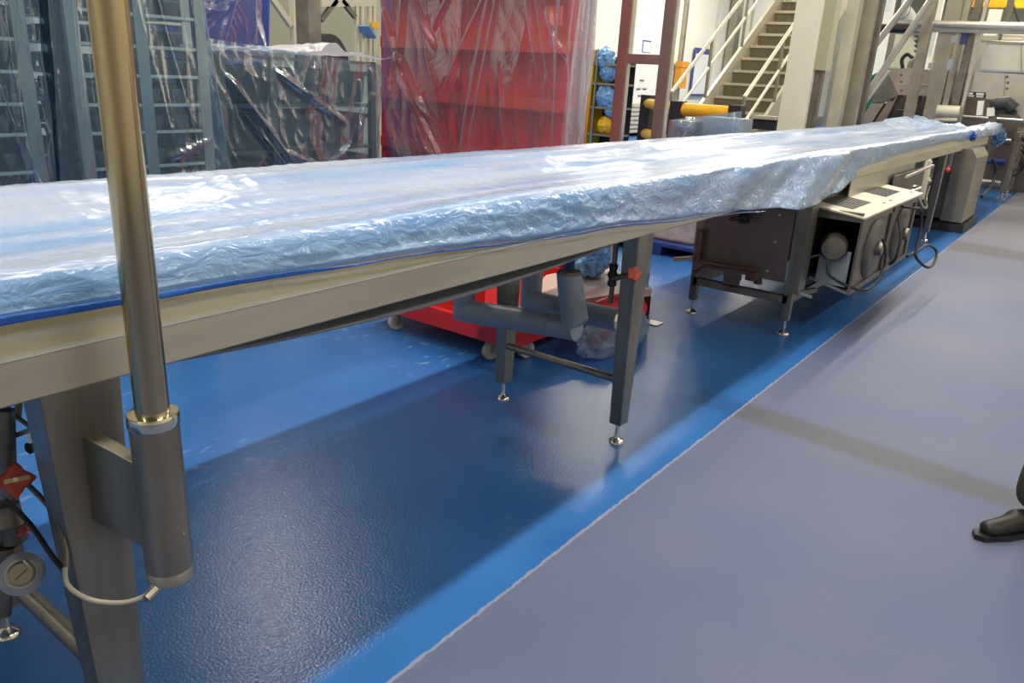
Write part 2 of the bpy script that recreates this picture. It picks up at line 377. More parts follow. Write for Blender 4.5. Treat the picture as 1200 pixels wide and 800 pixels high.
obj('belt', MB().box((XA, YF + .09, 1.125), (XB, YR - .05, 1.14)), 'belt', conv)
# return belt sagging between the first two pairs of legs
def sag(u, v):
    x = .66 + u * 2.3; return (x, 1.54 + v * .74, .985 - .062 * math.sin(PI * u) ** .8)
obj('return_belt', MB().grid(sag, 30, 1), 'belt_grey', conv, True, thick=.008)
def conv_leg(x, y, wt, wb, d, zt=.985, zb=.10, mt='leg'):
    lg = obj('leg', MB().taper((x, y), zb, wb, d * .8, zt, wt, d), mt, conv, bevel=.004)
    footpad((x, y), lg, zb)
    return lg
conv_leg(.625, YF + .05, .155, .088, .09); conv_leg(.625, 2.2, .155, .088, .09)
conv_leg(2.935, YF + .035, .125, .07, .075); conv_leg(2.965, 2.22, .125, .07, .075)
conv_leg(10.0, YF + .03, .12, .07, .07); conv_leg(10.0, 2.2, .12, .07, .07)
conv_leg(12.9, YF + .03, .12, .07, .07); conv_leg(12.9, 2.2, .12, .07, .07)
obj('cross_rail', MB().tube([(.625, 1.55, .245), (.625, 2.19, .245)], .024, 14), 'leg', conv, True)
obj('cross_rail', MB().tube([(2.95, 1.55, .30), (2.95, 2.19, .30)], .018, 14), 'leg', conv, True)
obj('cross_rail', MB().tube([(10.0, 1.55, .3), (10.0, 2.19, .3)], .02, 10), 'leg', conv, True)

# ------------------------------------------------------------------ blue cover sheets
def table_profile(s, x, hemz, bulge, lift, drop):
    # s in 0..1 from rear hem over the top to the near hem -> (y, z)
    pts = [(2.52, 1.03), (2.50, 1.14), (2.47, 1.215), (2.36, 1.225), (2.24, 1.20), (2.10, 1.165), (1.9, 1.172), (1.72, 1.178), (1.62, 1.205), (1.53, 1.215), (1.500, 1.203), (1.488 - bulge * .1, 1.18), (1.482 - bulge * .4, (1.17 + hemz) / 2), (1.482 - bulge, hemz + .012), (1.488 - bulge * .9, hemz)]
    t = s * (len(pts) - 1); i = min(int(t), len(pts) - 2); u = t - i
    p0, p1, p2, p3 = pts[max(i - 1, 0)], pts[i], pts[i + 1], pts[min(i + 2, len(pts) - 1)]
    r = []
    for k in (0, 1):
        r.append(.5 * (2 * p1[k] + (p2[k] - p0[k]) * u + (2 * p0[k] - 5 * p1[k] + 4 * p2[k] - p3[k]) * u * u + (p3[k] - p0[k] + 3 * p1[k] - 3 * p2[k]) * u ** 3))
    return r
def lerp_tab(tab, x):
    if x <= tab[0][0]: return tab[0][1]
    for (a, b), (c, d) in zip(tab, tab[1:]):
        if x <= c: 
            t = (x - a) / (c - a); t = t * t * (3 - 2 * t); return b + (d - b) * t
    return tab[-1][1]
HEM1 = [(-1, 1.142), (.5, 1.138), (.8, 1.132), (1.3, 1.118), (2.46, 1.066), (3.3, 1.02), (3.7, .995), (4.3, .955), (4.75, .915), (5.2, .895), (5.6, .93), (6.0, .98), (6.1, 1.0)]
BUL1 = [(-1, 0), (.9, 0), (1.5, .014), (2.0, .018), (3.0, .022), (4.0, .035), (5.0, .06), (5.6, .05), (6.1, .02)]
HEM2 = [(5.6, .99), (6.0, 1.03), (6.6, 1.06), (7.5, 1.10), (9.0, 1.115), (10.1, 1.125), (11, 1.12), (14, 1.12)]
def wr(x, y, z, s):     # ridged crinkle
    return 1 - abs(noise.noise((x, y, z)) * 2) ** .6
def cover_fn(x0, x1, hem, bul, lift, seed, s0=0., s1=1., end=0):
    def fn(u, v):
        x = x0 + (x1 - x0) * u; s = s0 + (s1 - s0) * v
        hz = lerp_tab(hem, x); bu = lerp_tab(bul, x)
        y, z = table_profile(s, x, hz, bu, 0, 0)
        top = max(0, 1 - abs(s - .42) / .36); side = max(0, min(1, (s - .70) / .08))
        a = noise.noise((x * .7 + seed, y * 9, 0)) * .011 + noise.noise((x * 1.7 + seed, y * 20, 3)) * .005
        z += a * (1 - side) + lift
        c1 = wr(x * 5 + z * 9 + seed, z * 14 - x * 2, 1.3, 0); c2 = wr(x * 11 - z * 16, z * 26 + x * 3, 7 + seed, 0); c3 = wr(x * 23 + z * 22, z * 40, 9 + seed, 0)
        c = (c1 - .5) * .011 + (c2 - .5) * .005 + (c3 - .5) * .002
        amp = side * min(1, max(.25, (1.21 - hz) / .12)) * (1 if s < .97 else .3)
        y -= c * amp * (.5 if hz > 1.05 else .33) + lift * side; z += c * .2 * amp
        y -= side * .05 * min(1, max(0, (1.05 - hz) / .1)) * (noise.noise((x * 1.5 - z * 5.0, z * 2.0, 5.5)) + .5 * noise.noise((x * 3.1 - z * 9.0, z * 3.0, 1.5)))
        z += (1 - side) * ((c2 - .5) * .0028 + (c3 - .5) * .0012)
        # long lengthwise folds in the top
        for (cy, wy, am) in ((2.32, .02, .016), (2.17, .012, .010), (1.83, .012, .006), (1.64, .012, .008)):
            yy = y - cy - .035 * math.sin(x * .9 + cy * 9 + seed) - .02 * noise.noise((x * 1.1, cy, seed))
            z += am * math.exp(-(yy / wy) ** 2) * (1 - side) * (.6 + .6 * noise.noise((x * .8, cy * 3, 2)))
        if end:   # bunched, spreading end of the second sheet
            e = max(0, (x - 10.2) / 3.6)
            z += e * .05 * (wr(x * 2.2, y * 3.1, 2, 0) - .2) * 2 * (1 - side * .6)
            y += (y - 1.9) * .25 * min(1, e * 2.2) + .03 * e * noise.noise((x * 3, z * 5, 4))
        return (x, y, z)
    return fn
cov = obj('cover_sheet', MB().grid(cover_fn(-1.05, 6.1, HEM1, BUL1, .004, 0), 950, 110), 'film_table', None, 'all')
tag(cov, 'near pale blue polythene sheet over the conveyor, its hem ending above the vented box', 'plastic sheet', 'blue cover sheets on the conveyor')
cov.data.materials.append(M['film_skirt']); cov.data.materials.append(M['film_hem'])
for p in cov.data.polygons:
    j = p.index // 950
    p.material_index = 0 if j < 79 else 1
cov['base'] = (0, 0, 0)
hem = MB(); n = 300; pts = []
def hemfn(x0, x1, hm, bul, lift, wd):
    def fn(u, v):
        x = x0 + (x1 - x0) * u; hz = lerp_tab(hm, x); bu = lerp_tab(bul, x)
        return (x, 1.476 - bu - lift + .004 * noise.noise((x * 8, v, 1)) , hz - .003 + v * wd * (1.6 if x < .7 else max(.45, 1.6 - (x - .7) * 2)) * (1 if x < 3 else max(.08, (4.2 - x) / 1.2)) * (.7 + .5 * noise.noise((x * 2.1, 3, 1))) + .004 * noise.noise((x * 3, 1, 1)))
    return fn
obj('hem', MB().grid(hemfn(-1.05, 4.2, HEM1, BUL1, .006, .016), 300, 3), 'film_hem', cov, 'all', thick=.002)
cov2 = obj('cover_sheet', MB().grid(cover_fn(5.75, 13.5, HEM2, [(5, .0), (14, .0)], 0, 4.2, end=1), 700, 90), 'film_table', None, 'all')
cov2.data.materials.append(M['film_skirt'])
for p in cov2.data.polygons: p.material_index = 0 if p.index // 700 < 64 else 1
tag(cov2, 'far blue polythene sheet on the conveyor, bunched up at its far end', 'plastic sheet', 'blue cover sheets on the conveyor')

# ------------------------------------------------------------------ polished post bolted to the near leg
post = thing('post', 'tall polished steel post standing in a cylindrical socket on the nearest conveyor leg', 'post', (.688, 1.36, .56))
px_, py_ = .688, 1.355
obj('rod', MB().tube([(px_, py_, .9), (px_, py_, 2.6)], .0315, 32), 'polished', post, True)
obj('socket', MB().tube([(px_, py_, .60), (px_, py_, .925)], .046, 36), 'leg', post, True)
obj('collar', MB().lathe([(.046, 0), (.048, .003), (.048, .022), (.046, .026), (.033, .028)], (px_, py_, .92), n=36), 'chrome', post, True)
obj('end_cap', MB().lathe([(.036, -.006), (.045, 0), (.045, .024), (.043, .027)], (px_, py_, .573), n=36), 'steel', post, True)
obj('bolt', MB().lathe([(.004, 0), (.003, .003)], (px_ + .012, py_ - .046, .69), (0, -1, 0), 10), 'chrome', post, True)
obj('bracket', MB().hexa([(.648, 1.36, .655), (.676, 1.36, .655), (.644, 1.497, .68), (.612, 1.497, .68)], [(.648, 1.36, .845), (.676, 1.36, .845), (.644, 1.497, .874), (.612, 1.497, .874)]), 'leg', post, bevel=.002)
obj('cable_gland', MB().tube([(px_ - .02, py_ - .01, .575), (px_ - .065, py_ - .02, .562)], .009, 12), 'steel', post, True)

# cable loop to the post
def cab(name, pts, r, m, label, cat='cable', group=None, n=8):
    o = obj(name, MB().tube(smoothpath(pts, n), r, 10), m, None, True); return tag(o, label, cat, group)
Yc = 1.50
g0 = [PY(185, 682, 1.34), PY(170, 698, 1.36), PY(140, 706, 1.40), PY(105, 702, 1.43), PY(80, 686, 1.45), PY(76, 665, 1.47)]
cab('cable', g0, .0052, 'castor', 'pale cable looping from the socket bottom in front of the nearest leg')
cab('cable', [PY(78, 668, 1.475), PY(77, 640, 1.5), PY(66, 605, 1.55), PY(50, 585, 1.6), PY(33, 568, 1.64)], .0055, 'steel_dark', 'dark grey hose curving down from the red star handle')
cab('cable', [PY(76, 669, 1.50), PY(60, 650, 1.54), PY(40, 620, 1.6), PY(22, 600, 1.64), PY(5, 585, 1.66)], .0055, 'black', 'thin black hose running behind the pressure gauge')

# ------------------------------------------------------------------ near pipework with gauge
pw_ = thing('valve_manifold', 'dark pipe manifold under the near end of the conveyor', 'pipework', PZ(8, 700, .4))
p0 = PY(2, 560, 1.72); q0 = PY(2, 720, 1.72)
obj('pipe', MB().tube([PY(8, 480, 1.74), PY(10, 560, 1.74), PY(14, 600, 1.74), PY(10, 655, 1.74), PY(4, 720, 1.74)], .016, 14), 'steel_dark', pw_, True)
obj('valve_body', MB().lathe([(.018, -.05), (.026, -.045), (.026, -.02), (.034, 0), (.026, .02), (.026, .045), (.018, .05)], PY(12, 612, 1.73), (0, .1, 1), 16), 'steel_dark', pw_, True)
obj('union_nut', MB().lathe([(.028, -.015), (.03, 0), (.028, .015)], PY(10, 645, 1.73), (0, 0, 1), 6), 'brown_steel', pw_)
obj('pipe', MB().tube([PY(-30, 640, 1.74), PY(12, 625, 1.74)], .02, 14), 'steel_dark', pw_, True)
wh = PY(18, 562, 1.66); toC = (CAM - wh).normalized()
ux = toC.cross(Vector((0, 0, 1))).normalized(); uz = ux.cross(toC)
star = []
for k in range(16):
    t = 2 * PI * k / 16 + .1; r = .040 if k % 4 == 0 else (.026 if k % 2 == 0 else .030)
    if k % 4 == 2: r = .024
    star.append(wh + ux * r * math.cos(t) + uz * r * math.sin(t))
hd = obj('handle', MB().prism(star, toC * .016), 'red_valve', pw_, True, bevel=.004); hd['label'] = 'red star shaped valve handle'
obj('spindle', MB().tube([wh - toC * .05, wh + toC * .002], .008, 10), 'steel', hd)
obj('label_strip', MB().bar(wh + toC * .018 - ux * .026, wh + toC * .018 + ux * .02, .003, .009, uz), 'belt_edge', hd)
obj('nut', MB().lathe([(.005, 0), (.005, .006)], wh + toC * .016, toC, 8), 'chrome', hd)
wh2 = PY(28, 620, 1.70)
hd2 = MB()
for a in (.3, 1.35, 2.4): hd2.bar(wh2 + (ux * math.cos(a) + uz * math.sin(a)) * .018, wh2 - (ux * math.cos(a) + uz * math.sin(a)) * .018, .007, .007, toC)
obj('tap_handle', hd2, 'red_valve', pw_)['label'] = 'small red tap handle'
gc = PY(25, 672, 1.66)
gau = thing('pressure_gauge', 'round dial pressure gauge wrapped in milky film at the left edge', 'gauge', gc)
obj('casing', MB().lathe([(.040, -.03), (.046, -.02), (.046, .004), (.040, .008), (.033, .008), (.032, .002)], gc, toC, 32), 'film_ring', gau, True)['label'] = 'milky film wrapped ring'
obj('dial', MB().lathe([(.033, 0), (.033, .005)], gc, toC, 32), 'gauge_face', gau, True)
bz = MB().lathe([(.0265, .004), (.0265, .010), (.023, .012), (.0225, .0065)], gc, toC, 32); obj('bezel', bz, 'steel', gau, True)
tk = MB()
for k in range(20):
    a = -.7 + k * (PI + 1.4) / 19; d = ux * math.cos(a) + uz * math.sin(a)
    tk.bar(gc + toC * .0056 + d * .017, gc + toC * .0056 + d * .020, .0007, .0007, toC)
obj('tick_marks', tk, 'black', gau)
obj('needle', MB().bar(gc + toC * .007 - ux * .013 + uz * .008, gc + toC * .007 + ux * .013 - uz * .009, .0018, .001, toC), 'black', gau)
obj('clamp_lug', MB().tube([gc + uz * .028 - ux * .01 + toC * .012, gc + uz * .016 - ux * .016 + toC * .014], .005, 10), 'chrome', gau, True)
obj('stem', MB().tube([gc - toC * .03, gc - toC * .07], .01, 10), 'steel', gau, True)
# latch bracket hanging under the beam
br = thing('clamp_bracket', 'small steel clamp bracket hanging below the beam left of the nearest leg', 'bracket', PY(30, 505, 1.72))
obj('arm', MB().bar(PY(4, 515, 1.8), PY(40, 502, 1.7), .02, .01), 'steel_pale', br)
obj('plate', MB().bar(PY(36, 505, 1.72), PY(58, 498, 1.78), .024, .004), 'steel_pale', br)
obj('strut', MB().bar(PY(6, 478, 1.75), PY(38, 502, 1.71), .008, .006), 'steel_dark', br)
obj('hanger', MB().bar(PY(6, 470, 1.76), PY(10, 540, 1.76), .014, .014), 'steel_dark', br)
obj('hanger', MB().bar(PY(22, 472, 1.8), PY(20, 490, 1.8), .012, .012), 'steel_dark', br)
obj('knob', MB().lathe([(.004, 0), (.009, .006), (.010, .02), (.006, .026)], PY(33, 518, 1.71), (0.1, 0, -1), 6), 'black', br)
obj('stud', MB().tube([PY(35, 503, 1.71), PY(34, 522, 1.71)], .005, 8), 'chrome', br)
obj('roller_end', MB().lathe([(.022, -.01), (.022, .01)], PY(44, 472, 1.62), (0, 1, 0), 14), 'black', br, True)

# ------------------------------------------------------------------ lagged pipes between the middle legs
lag = thing('lagged_pipe', 'grey lagged pipe run in front, with upright section open at the top', 'pipe', (2.95, 1.9, .43), 'grey lagged pipes under the conveyor')
def mitred(foot, top, r):      # upright whose lower end is cut on the slant
    n = 28; vs = []
    for k in range(n):
        t = 2 * PI * k / n; vs.append((foot.x + r * math.cos(t), foot.y + r * math.sin(t), foot.z - .005 + r * 1.0 * math.sin(t) * -1))
    for k in range(n):
        t = 2 * PI * k / n; vs.append((top.x + r * math.cos(t), top.y + r * math.sin(t), top.z))
    return MB().add(vs, [tuple(range(n))[::-1], tuple(range(n, 2 * n))] + [(k, (k + 1) % n, n + (k + 1) % n, n + k) for k in range(n)])
A1 = PX(544, 364, 2.80); A2 = PX(674, 384, 2.82)
A0 = A1 + Vector((0, 0, .26))
R = .056
obj('pipe_run', MB().tube([A1 + Vector((0, .0, 0)), A2 + Vector((0, -.01, 0))], R, 24), 'lagging', lag, True)
obj('pipe_elbow', MB().tube([A1 + Vector((0, 0, .36)), A1 + Vector((0, 0, -.035))], R * .98, 24), 'lagging', lag, True)
T1 = PX(667, 320, 2.79)
obj('upright_pipe', mitred(A2, T1, R), 'lagging', lag, True)
obj('insulation_core', MB().lathe([(R * .93, -.01), (R * .88, .012), (.02, .018)], T1, (0, 0, 1), 20), 'foam', lag, True)
obj('inner_pipe', MB().tube([T1, T1 + Vector((0, 0, .3))], .022, 14), 'pallet_blue', lag, True)
lag2 = thing('lagged_pipe', 'grey lagged pipe run behind, ending in a round steel cap by the middle leg', 'pipe', (3.3, 2.0, .45), 'grey lagged pipes under the conveyor')
B1 = PX(622, 352, 3.25); B2 = PX(728, 376, 3.1)
obj('pipe_run', MB().tube([B1, B2], R * .98, 24), 'lagging', lag2, True)
obj('pipe_elbow', MB().tube([B1 + Vector((0, 0, .4)), B1 + Vector((0, 0, -.03))], R, 24), 'lagging', lag2, True)
bd = (B2 - B1).normalized()
obj('end_cap', MB().lathe([(R * .97, 0), (R * .97, .004), (R * .8, .010)], B2, bd, 24), 'chrome', lag2, True)
obj('cap_boss', MB().lathe([(.022, 0), (.022, .012), (.016, .016)], B2 + bd * .006, bd, 14), 'steel_dark', lag2, True)
for q in (0, .37, .62):
    pass
obj('seam_band', MB().tube([B1.lerp(B2, .62), B1.lerp(B2, .625)], R * 1.0, 24), 'steel_dark', lag2, True)
obj('seam_band', MB().tube([A1.lerp(A2, .8), A1.lerp(A2, .803)], R * 1.01, 24), 'steel_dark', lag, True)
vl = thing('valve', 'dark valve on a thin drop pipe with a red handle beside the middle leg', 'valve', PX(718, 345, 2.9))
v0 = PX(716, 350, 2.9)
obj('drop_pipe', MB().tube([v0 - Vector((0, 0, .02)), v0 + Vector((0, 0, .42))], .011, 12), 'steel_dark', vl, True)
obj('body', MB().lathe([(.014, -.05), (.02, -.045), (.02, -.03), (.015, -.02), (.024, 0), (.015, .02), (.02, .03), (.02, .045), (.014, .05)], PX(718, 322, 2.9), (0, 0, 1), 14), 'black_plastic', vl, True)
obj('spindle', MB().tube([PX(718, 326, 2.9), PX(738, 322, 2.84)], [.016, .010], 12), 'steel_dark', vl, True)
hp = PX(741, 321, 2.80); hdr = (PX(741, 320, 2.8) - PX(718, 326, 2.95)).normalized()
st = []
a_ = hdr.cross(Vector((0, 0, 1))).normalized(); b_ = a_.cross(hdr)
for k in range(10):
    t = 2 * PI * k / 10; r = .036 if k % 2 else .024; st.append(hp + a_ * r * math.cos(t) + b_ * r * math.sin(t))
obj('handle', MB().prism(st, hdr * .02), 'red_valve', vl, True, bevel=.003)['label'] = 'faded red handle'

# ------------------------------------------------------------------ red trolley behind the middle legs
tr = thing('red_trolley', 'low red steel trolley on cream castors behind the middle legs', 'trolley', (3.9, 2.9, 0))
obj('frame_rail', MB().box((3.30, 2.42, .13), (3.34, 3.50, .24)), 'red', tr)
obj('frame_rail', MB().box((3.34, 3.46, .13), (4.75, 3.50, .24)), 'red', tr)
obj('frame_rail', MB().box((4.71, 2.42, .13), (4.75, 3.46, .24)), 'red', tr)
obj('frame_rail', MB().box((3.34, 2.42, .13), (4.71, 2.46, .24)), 'red', tr)
obj('deck', MB().box((3.34, 2.46, .14), (4.71, 3.46, .16)), 'red', tr)
obj('end_panel', MB().box((3.62, 2.92, .16), (3.66, 3.40, .62)), 'red', tr)
def castor(x, y, parent):
    fk = MB(); fk.box((x - .03, y - .032, .115), (x + .03, y + .032, .13)); fk.box((x - .012, y - .03, .05), (x + .012, y - .024, .12)); fk.box((x - .012, y + .024, .05), (x + .012, y + .03, .12))
    c = obj('castor', fk, 'steel_pale', parent)
    obj('wheel', MB().lathe([(.02, -.02), (.05, -.02), (.055, -.012), (.055, .012), (.05, .02), (.02, .02)], (x, y, .055), (.25, 1, 0), 22), 'castor', c, True)
    obj('hub', MB().lathe([(.016, -.026), (.016, .026)], (x, y, .055), (.25, 1, 0), 12), 'steel', c, True)
castor(3.36, 3.40, tr); castor(3.37, 2.63, tr); castor(3.54, 2.50, tr); castor(4.6, 2.5, tr); castor(4.6, 3.4, tr)
pb = thing('board_panel', 'pinkish flat board tray lying on the red trolley', 'board', (4.0, 2.55, .27))
q = [PZ(604, 362, .30), PZ(764, 338, .30), PZ(716, 314, .30), PZ(640, 322, .30)]
obj('sheet', MB().prism([q[0], q[1], q[2] + Vector((.1, .1, 0)), q[3]], (0, 0, -.05)), 'pinkboard', pb)
obj('end_lip', MB().hexa([q[1] + Vector((0, 0, -.30)), q[1] + Vector((.02, .02, -.30)), q[1] + Vector((.1, .42, -.30)), q[1] + Vector((.08, .42, -.30))], [q[1], q[1] + Vector((.02, .02, 0)), q[1] + Vector((.1, .42, 0)), q[1] + Vector((.08, .42, 0))]), 'pink_post', pb)
obj('foot_plate', MB().box((4.68, 2.22, 0), (4.78, 2.32, .008)), 'steel_pale', pb)
rb = obj('red_sack', MB().grid(lambda u, v: (3.95 + .55 * u, 2.33 + .25 * (1 - v) * v * 0 - .07 * math.sin(PI * v) + .02 * noise.noise((u * 5, v * 5, 1)), .04 + .24 * v + .0), 30, 20), 'red_shelf', None, True, thick=.04)
tag(rb, 'red sack inside clear film on the floor below the capped lagged pipe', 'sack')
def crump(c, rx, ry, rz, seed, n=28, amp=.25, fq=3):
    c = Vector(c)
    def fn(u, v):
        t = 2 * PI * u; p = PI * v; d = Vector((math.sin(p) * math.cos(t), math.sin(p) * math.sin(t), math.cos(p)))
        r = 1 + amp * (wr(d.x * fq + seed, d.y * fq, d.z * fq, 0) - .5) + amp * .5 * (wr(d.x * fq * 3, d.y * fq * 3 + seed, d.z * fq * 3, 0) - .5)
        return (c.x + d.x * rx * r, c.y + d.y * ry * r, max(.003, c.z + d.z * rz * r))
    return MB().grid(fn, n * 2, n)
o = obj('film_bundle', crump((4.05, 2.20, .10), .38, .14, .13, 3, 40, .16, 2), 'film_wrap', None, True)
tag(o, 'crumpled clear film bundle on the floor under the lagged pipes', 'plastic film', 'crumpled film bundles')
bb = PZ(692, 304, .42)
o = obj('film_bundle', crump(bb, .16, .12, .12, 8, 30), 'blue_bag', None, True)
tag(o, 'crumpled blue film bundle on top of the pink board', 'plastic film', 'crumpled film bundles')

# ------------------------------------------------------------------ cabinet machine under the conveyor (x 5.15 .. 8.3)
mc = thing('machine_cabinet', 'brown stainless drive cabinet on splayed legs under the conveyor', 'machine', (6.2, 1.85, 0))
FX = 5.15
obj('front_panel', MB().box((FX, 1.56, .36), (FX + .012, 2.17, .955)), 'brown_steel', mc)
obj('front_panel', MB().box((FX, 1.86, .26), (FX + .012, 1.98, .36)), 'brown_steel', mc)
for yy, zz in ((2.02, .80), (1.66, .80), (1.68, .42), (1.66, .62)):
    obj('screw', MB().lathe([(.009, 0), (.009, .004)], (FX - .001, yy, zz), (-1, 0, 0), 10), 'steel_pale', mc)
obj('bottom_rail', MB().box((FX, 1.52, .22), (FX + .05, 2.2, .27)), 'leg', mc)
obj('bottom_rail', MB().box((FX, 1.50, .22), (8.2, 1.55, .27)), 'leg', mc)
obj('bottom_rail', MB().box((FX, 2.17, .22), (8.2, 2.22, .27)), 'leg', mc)
obj('side_panel', MB().box((FX + .02, 2.17, .27), (8.2, 2.18, .95)), 'brown_steel', mc)
obj('back_panel', MB().box((8.15, 1.55, .27), (8.17, 2.17, .95)), 'brown_steel', mc)
obj('inner_shelf', MB().box((FX + .3, 1.6, .45), (8.1, 2.15, .47)), 'steel_dark', mc)
for (x, y) in ((5.19, 1.52), (5.19, 2.2), (7.05, 1.52), (8.2, 1.52), (8.2, 2.2)):
    lg = obj('leg', MB().taper((x, y), .10, .05, .05, .97, .09, .07), 'leg', mc, bevel=.003); footpad((x, y), lg, .10, .042)
obj('channel', MB().box((5.16, 1.46, .30), (5.30, 1.55, .96)), 'leg', mc)
pp = [PX(824, 262, 5.08), PX(820, 300, 5.08), PX(815, 318, 5.08), PX(829, 309, 5.05), PX(850, 313, 5.05), PX(884, 317, 5.10)]
obj('pipe', MB().tube([PX(821, 268, 5.1), PX(817, 306, 5.1)], .022, 12), 'rust_pipe', mc, True)
obj('pipe', MB().tube(smoothpath([PX(814, 318, 5.06), PX(829, 309, 5.06), PX(850, 312, 5.06), PX(884, 316, 5.1)], 5), .017, 12), 'rust_pipe', mc, True)
obj('pipe_flange', MB().box((5.08, 1.74, .345), (5.15, 1.80, .40)), 'rust_pipe', mc)
obj('tap', MB().lathe([(.03, -.03), (.035, 0), (.03, .03)], PX(872, 256, 5.05), (0, 1, 0), 14), 'black_plastic', mc, True)
obj('tap_pipe', MB().tube([PX(855, 256, 5.08), PX(870, 256, 5.06)], .016, 10), 'rust_pipe', mc, True)
obj('drain_spout', MB().bar(PX(790, 304, 5.15), PX(812, 302, 5.15), .02, .03), 'steel_pale', mc)
for yy, zz, r in ((1.95, .27, .03), (1.8, .27, .03)):
    obj('float_valve', MB().lathe([(r, 0), (r * .8, .06)], (5.35, yy, zz), (0, 0, 1), 12), 'steel_dark', mc, True)
lt = obj('latch', MB().bar((5.2, 1.46, .30), (5.22, 1.38, .285), .012, .02), 'steel_pale', mc)
obj('latch_arm', MB().bar((5.2, 1.47, .30), (5.5, 1.44, .27), .03, .03), 'steel_dark', lt)

# vented motor box on the aisle side
vb = thing('vented_box', 'steel box with two louvred grilles in its sloping lid on the aisle side', 'machine', (6.2, 1.2, .3))
X0, X1 = 5.40, 7.15
zt0 = .82
obj('lid_panel', MB().hexa([(5.36, 1.18, .815), (6.27, 1.18, .815), (6.27, 1.62, .865), (5.36, 1.62, .865)], [(5.36, 1.18, .83), (6.27, 1.18, .83), (6.27, 1.62, .88), (5.36, 1.62, .88)]), 'cream_metal', vb, bevel=.003)
obj('lid_panel', MB().hexa([(6.28, 1.18, .815), (7.22, 1.18, .815), (7.22, 1.62, .865), (6.28, 1.62, .865)], [(6.28, 1.18, .83), (7.22, 1.18, .83), (7.22, 1.62, .88), (6.28, 1.62, .88)]), 'cream_metal', vb, bevel=.003)
for xc in (5.80, 6.72):
    g = MB()
    for i in range(9):
        xx = xc - .24 + i * .056
        for (ya, yb) in ((1.31, 1.54),):
            za = .83 + (ya - 1.18) / .44 * .05 + .0005; zb2 = .83 + (yb - 1.18) / .44 * .05 + .0005
            g.hexa([(xx, ya, za), (xx + .028, ya, za), (xx + .028, yb, zb2), (xx, yb, zb2)], [(xx, ya, za + .0025), (xx + .028, ya, za + .0025), (xx + .028, yb, zb2 + .0025), (xx, yb, zb2 + .0025)])
    obj('grille', g, 'dark', vb)
    for sx in (-.36, .36):
        obj('screw', MB().lathe([(.012, 0), (.010, .005)], (xc + sx, 1.25, .838), (0, 0, 1), 10), 'steel_dark', vb)
obj('end_flange', MB().box((5.38, 1.2, .79), (5.42, 1.62, .85)), 'steel_dark', vb)
obj('floor_pan', MB().hexa([(5.42, 1.22, .30), (7.1, 1.22, .30), (7.1, 1.48, .36), (5.42, 1.48, .36)], [(5.42, 1.22, .31), (7.1, 1.22, .31), (7.1, 1.48, .37), (5.42, 1.48, .37)]), 'lagging', vb)
obj('side_panel', MB().box((7.12, 1.2, .30), (7.14, 1.50, .82)), 'steel_dark', vb)
obj('front_frame', MB().box((5.40, 1.195, .30), (5.46, 1.21, .82)), 'steel_dark', vb)
obj('front_frame', MB().box((6.24, 1.195, .30), (6.30, 1.21, .82)), 'steel_dark', vb)
obj('front_frame', MB().box((5.46, 1.195, .77), (7.12, 1.21, .82)), 'steel_dark', vb)
obj('front_frame', MB().box((7.06, 1.195, .30), (7.12, 1.21, .77)), 'steel_dark', vb)
obj('front_frame', MB().box((5.46, 1.195, .30), (7.06, 1.21, .34)), 'steel_dark', vb)
obj('front_plate', MB().box((5.46, 1.212, .34), (7.06, 1.218, .77)), 'brown_steel', vb)
obj('back_plate', MB().box((5.42, 1.49, .30), (7.1, 1.50, .80)), 'dark', vb)
for xc in (5.85, 6.68):
    d = obj('fan_housing', MB().lathe([(.215, 0), (.215, .012), (.20, .03), (.16, .038), (.06, .04)], (xc, 1.215, .56), (0, -1, 0), 32), 'fan_grey', vb, True)
    obj('fan_hub', MB().lathe([(.05, 0), (.045, .04)], (xc, 1.175, .56), (0, -1, 0), 16), 'steel_dark', d, True)
mt = obj('motor', MB().lathe([(.085, -.10), (.09, -.09), (.09, .05), (.075, .08), (.03, .085)], (5.45, 1.36, .60), (-1, -.25, 0), 24), 'steel_dark', vb, True)
obj('mounting_plate', MB().box((5.44, 1.24, .34), (5.455, 1.44, .58)), 'lagging', vb)
cab('cable', [(5.38, 1.36, .52), (5.36, 1.33, .42), (5.45, 1.15, .34), (5.6, 1.09, .36), (5.72, 1.08, .46), (5.72, 1.09, .58), (5.70, 1.12, .66)], .010, 'black', 'black cable drooping from the motor across the near fan')
cab('cable', [(6.5, 1.21, .79), (6.55, 1.12, .78), (6.75, 1.10, .75), (6.8, 1.08, .62), (6.7, 1.06, .48), (6.65, 1.04, .40), (6.85, .98, .30), (7.1, .97, .30), (7.2, .99, .38), (7.05, 1.04, .44), (6.8, 1.06, .43), (6.62, 1.1, .40)], .011, 'black', 'black cable ending in a loose loop in front of the far fan')
cab('cable', [(6.25, 1.15, .74), (6.2, 1.10, .60), (6.18, 1.1, .45), (6.3, 1.15, .38)], .010, 'black', 'short black cable hanging between the two fans')
cab('cable', [(5.42, 1.56, .40), (5.36, 1.54, .46), (5.40, 1.47, .52), (5.44, 1.40, .54)], .009, 'steel_dark', 'grey conduit curving up to the motor')
# apron between vent box and beam
ap = thing('apron_guard', 'stainless apron guard plate between the beam and the vented lid', 'guard', (7.2, 1.5, .85))
obj('plate', MB().box((6.05, 1.475, .86), (8.25, 1.485, .985)), 'steel_pale', ap)
obj('plate', MB().box((7.3, 1.44, .62), (8.6, 1.45, .93)), 'steel_dark', ap)
obj('handle', MB().tube(smoothpath([(7.45, 1.40, .80), (7.5, 1.33, .80), (7.9, 1.33, .80), (7.95, 1.40, .80)], 4), .014, 8), 'steel_pale', ap, True)
obj('lever', MB().bar((7.35, 1.36, .93), (8.5, 1.36, .96), .02, .02), 'steel_pale', ap)
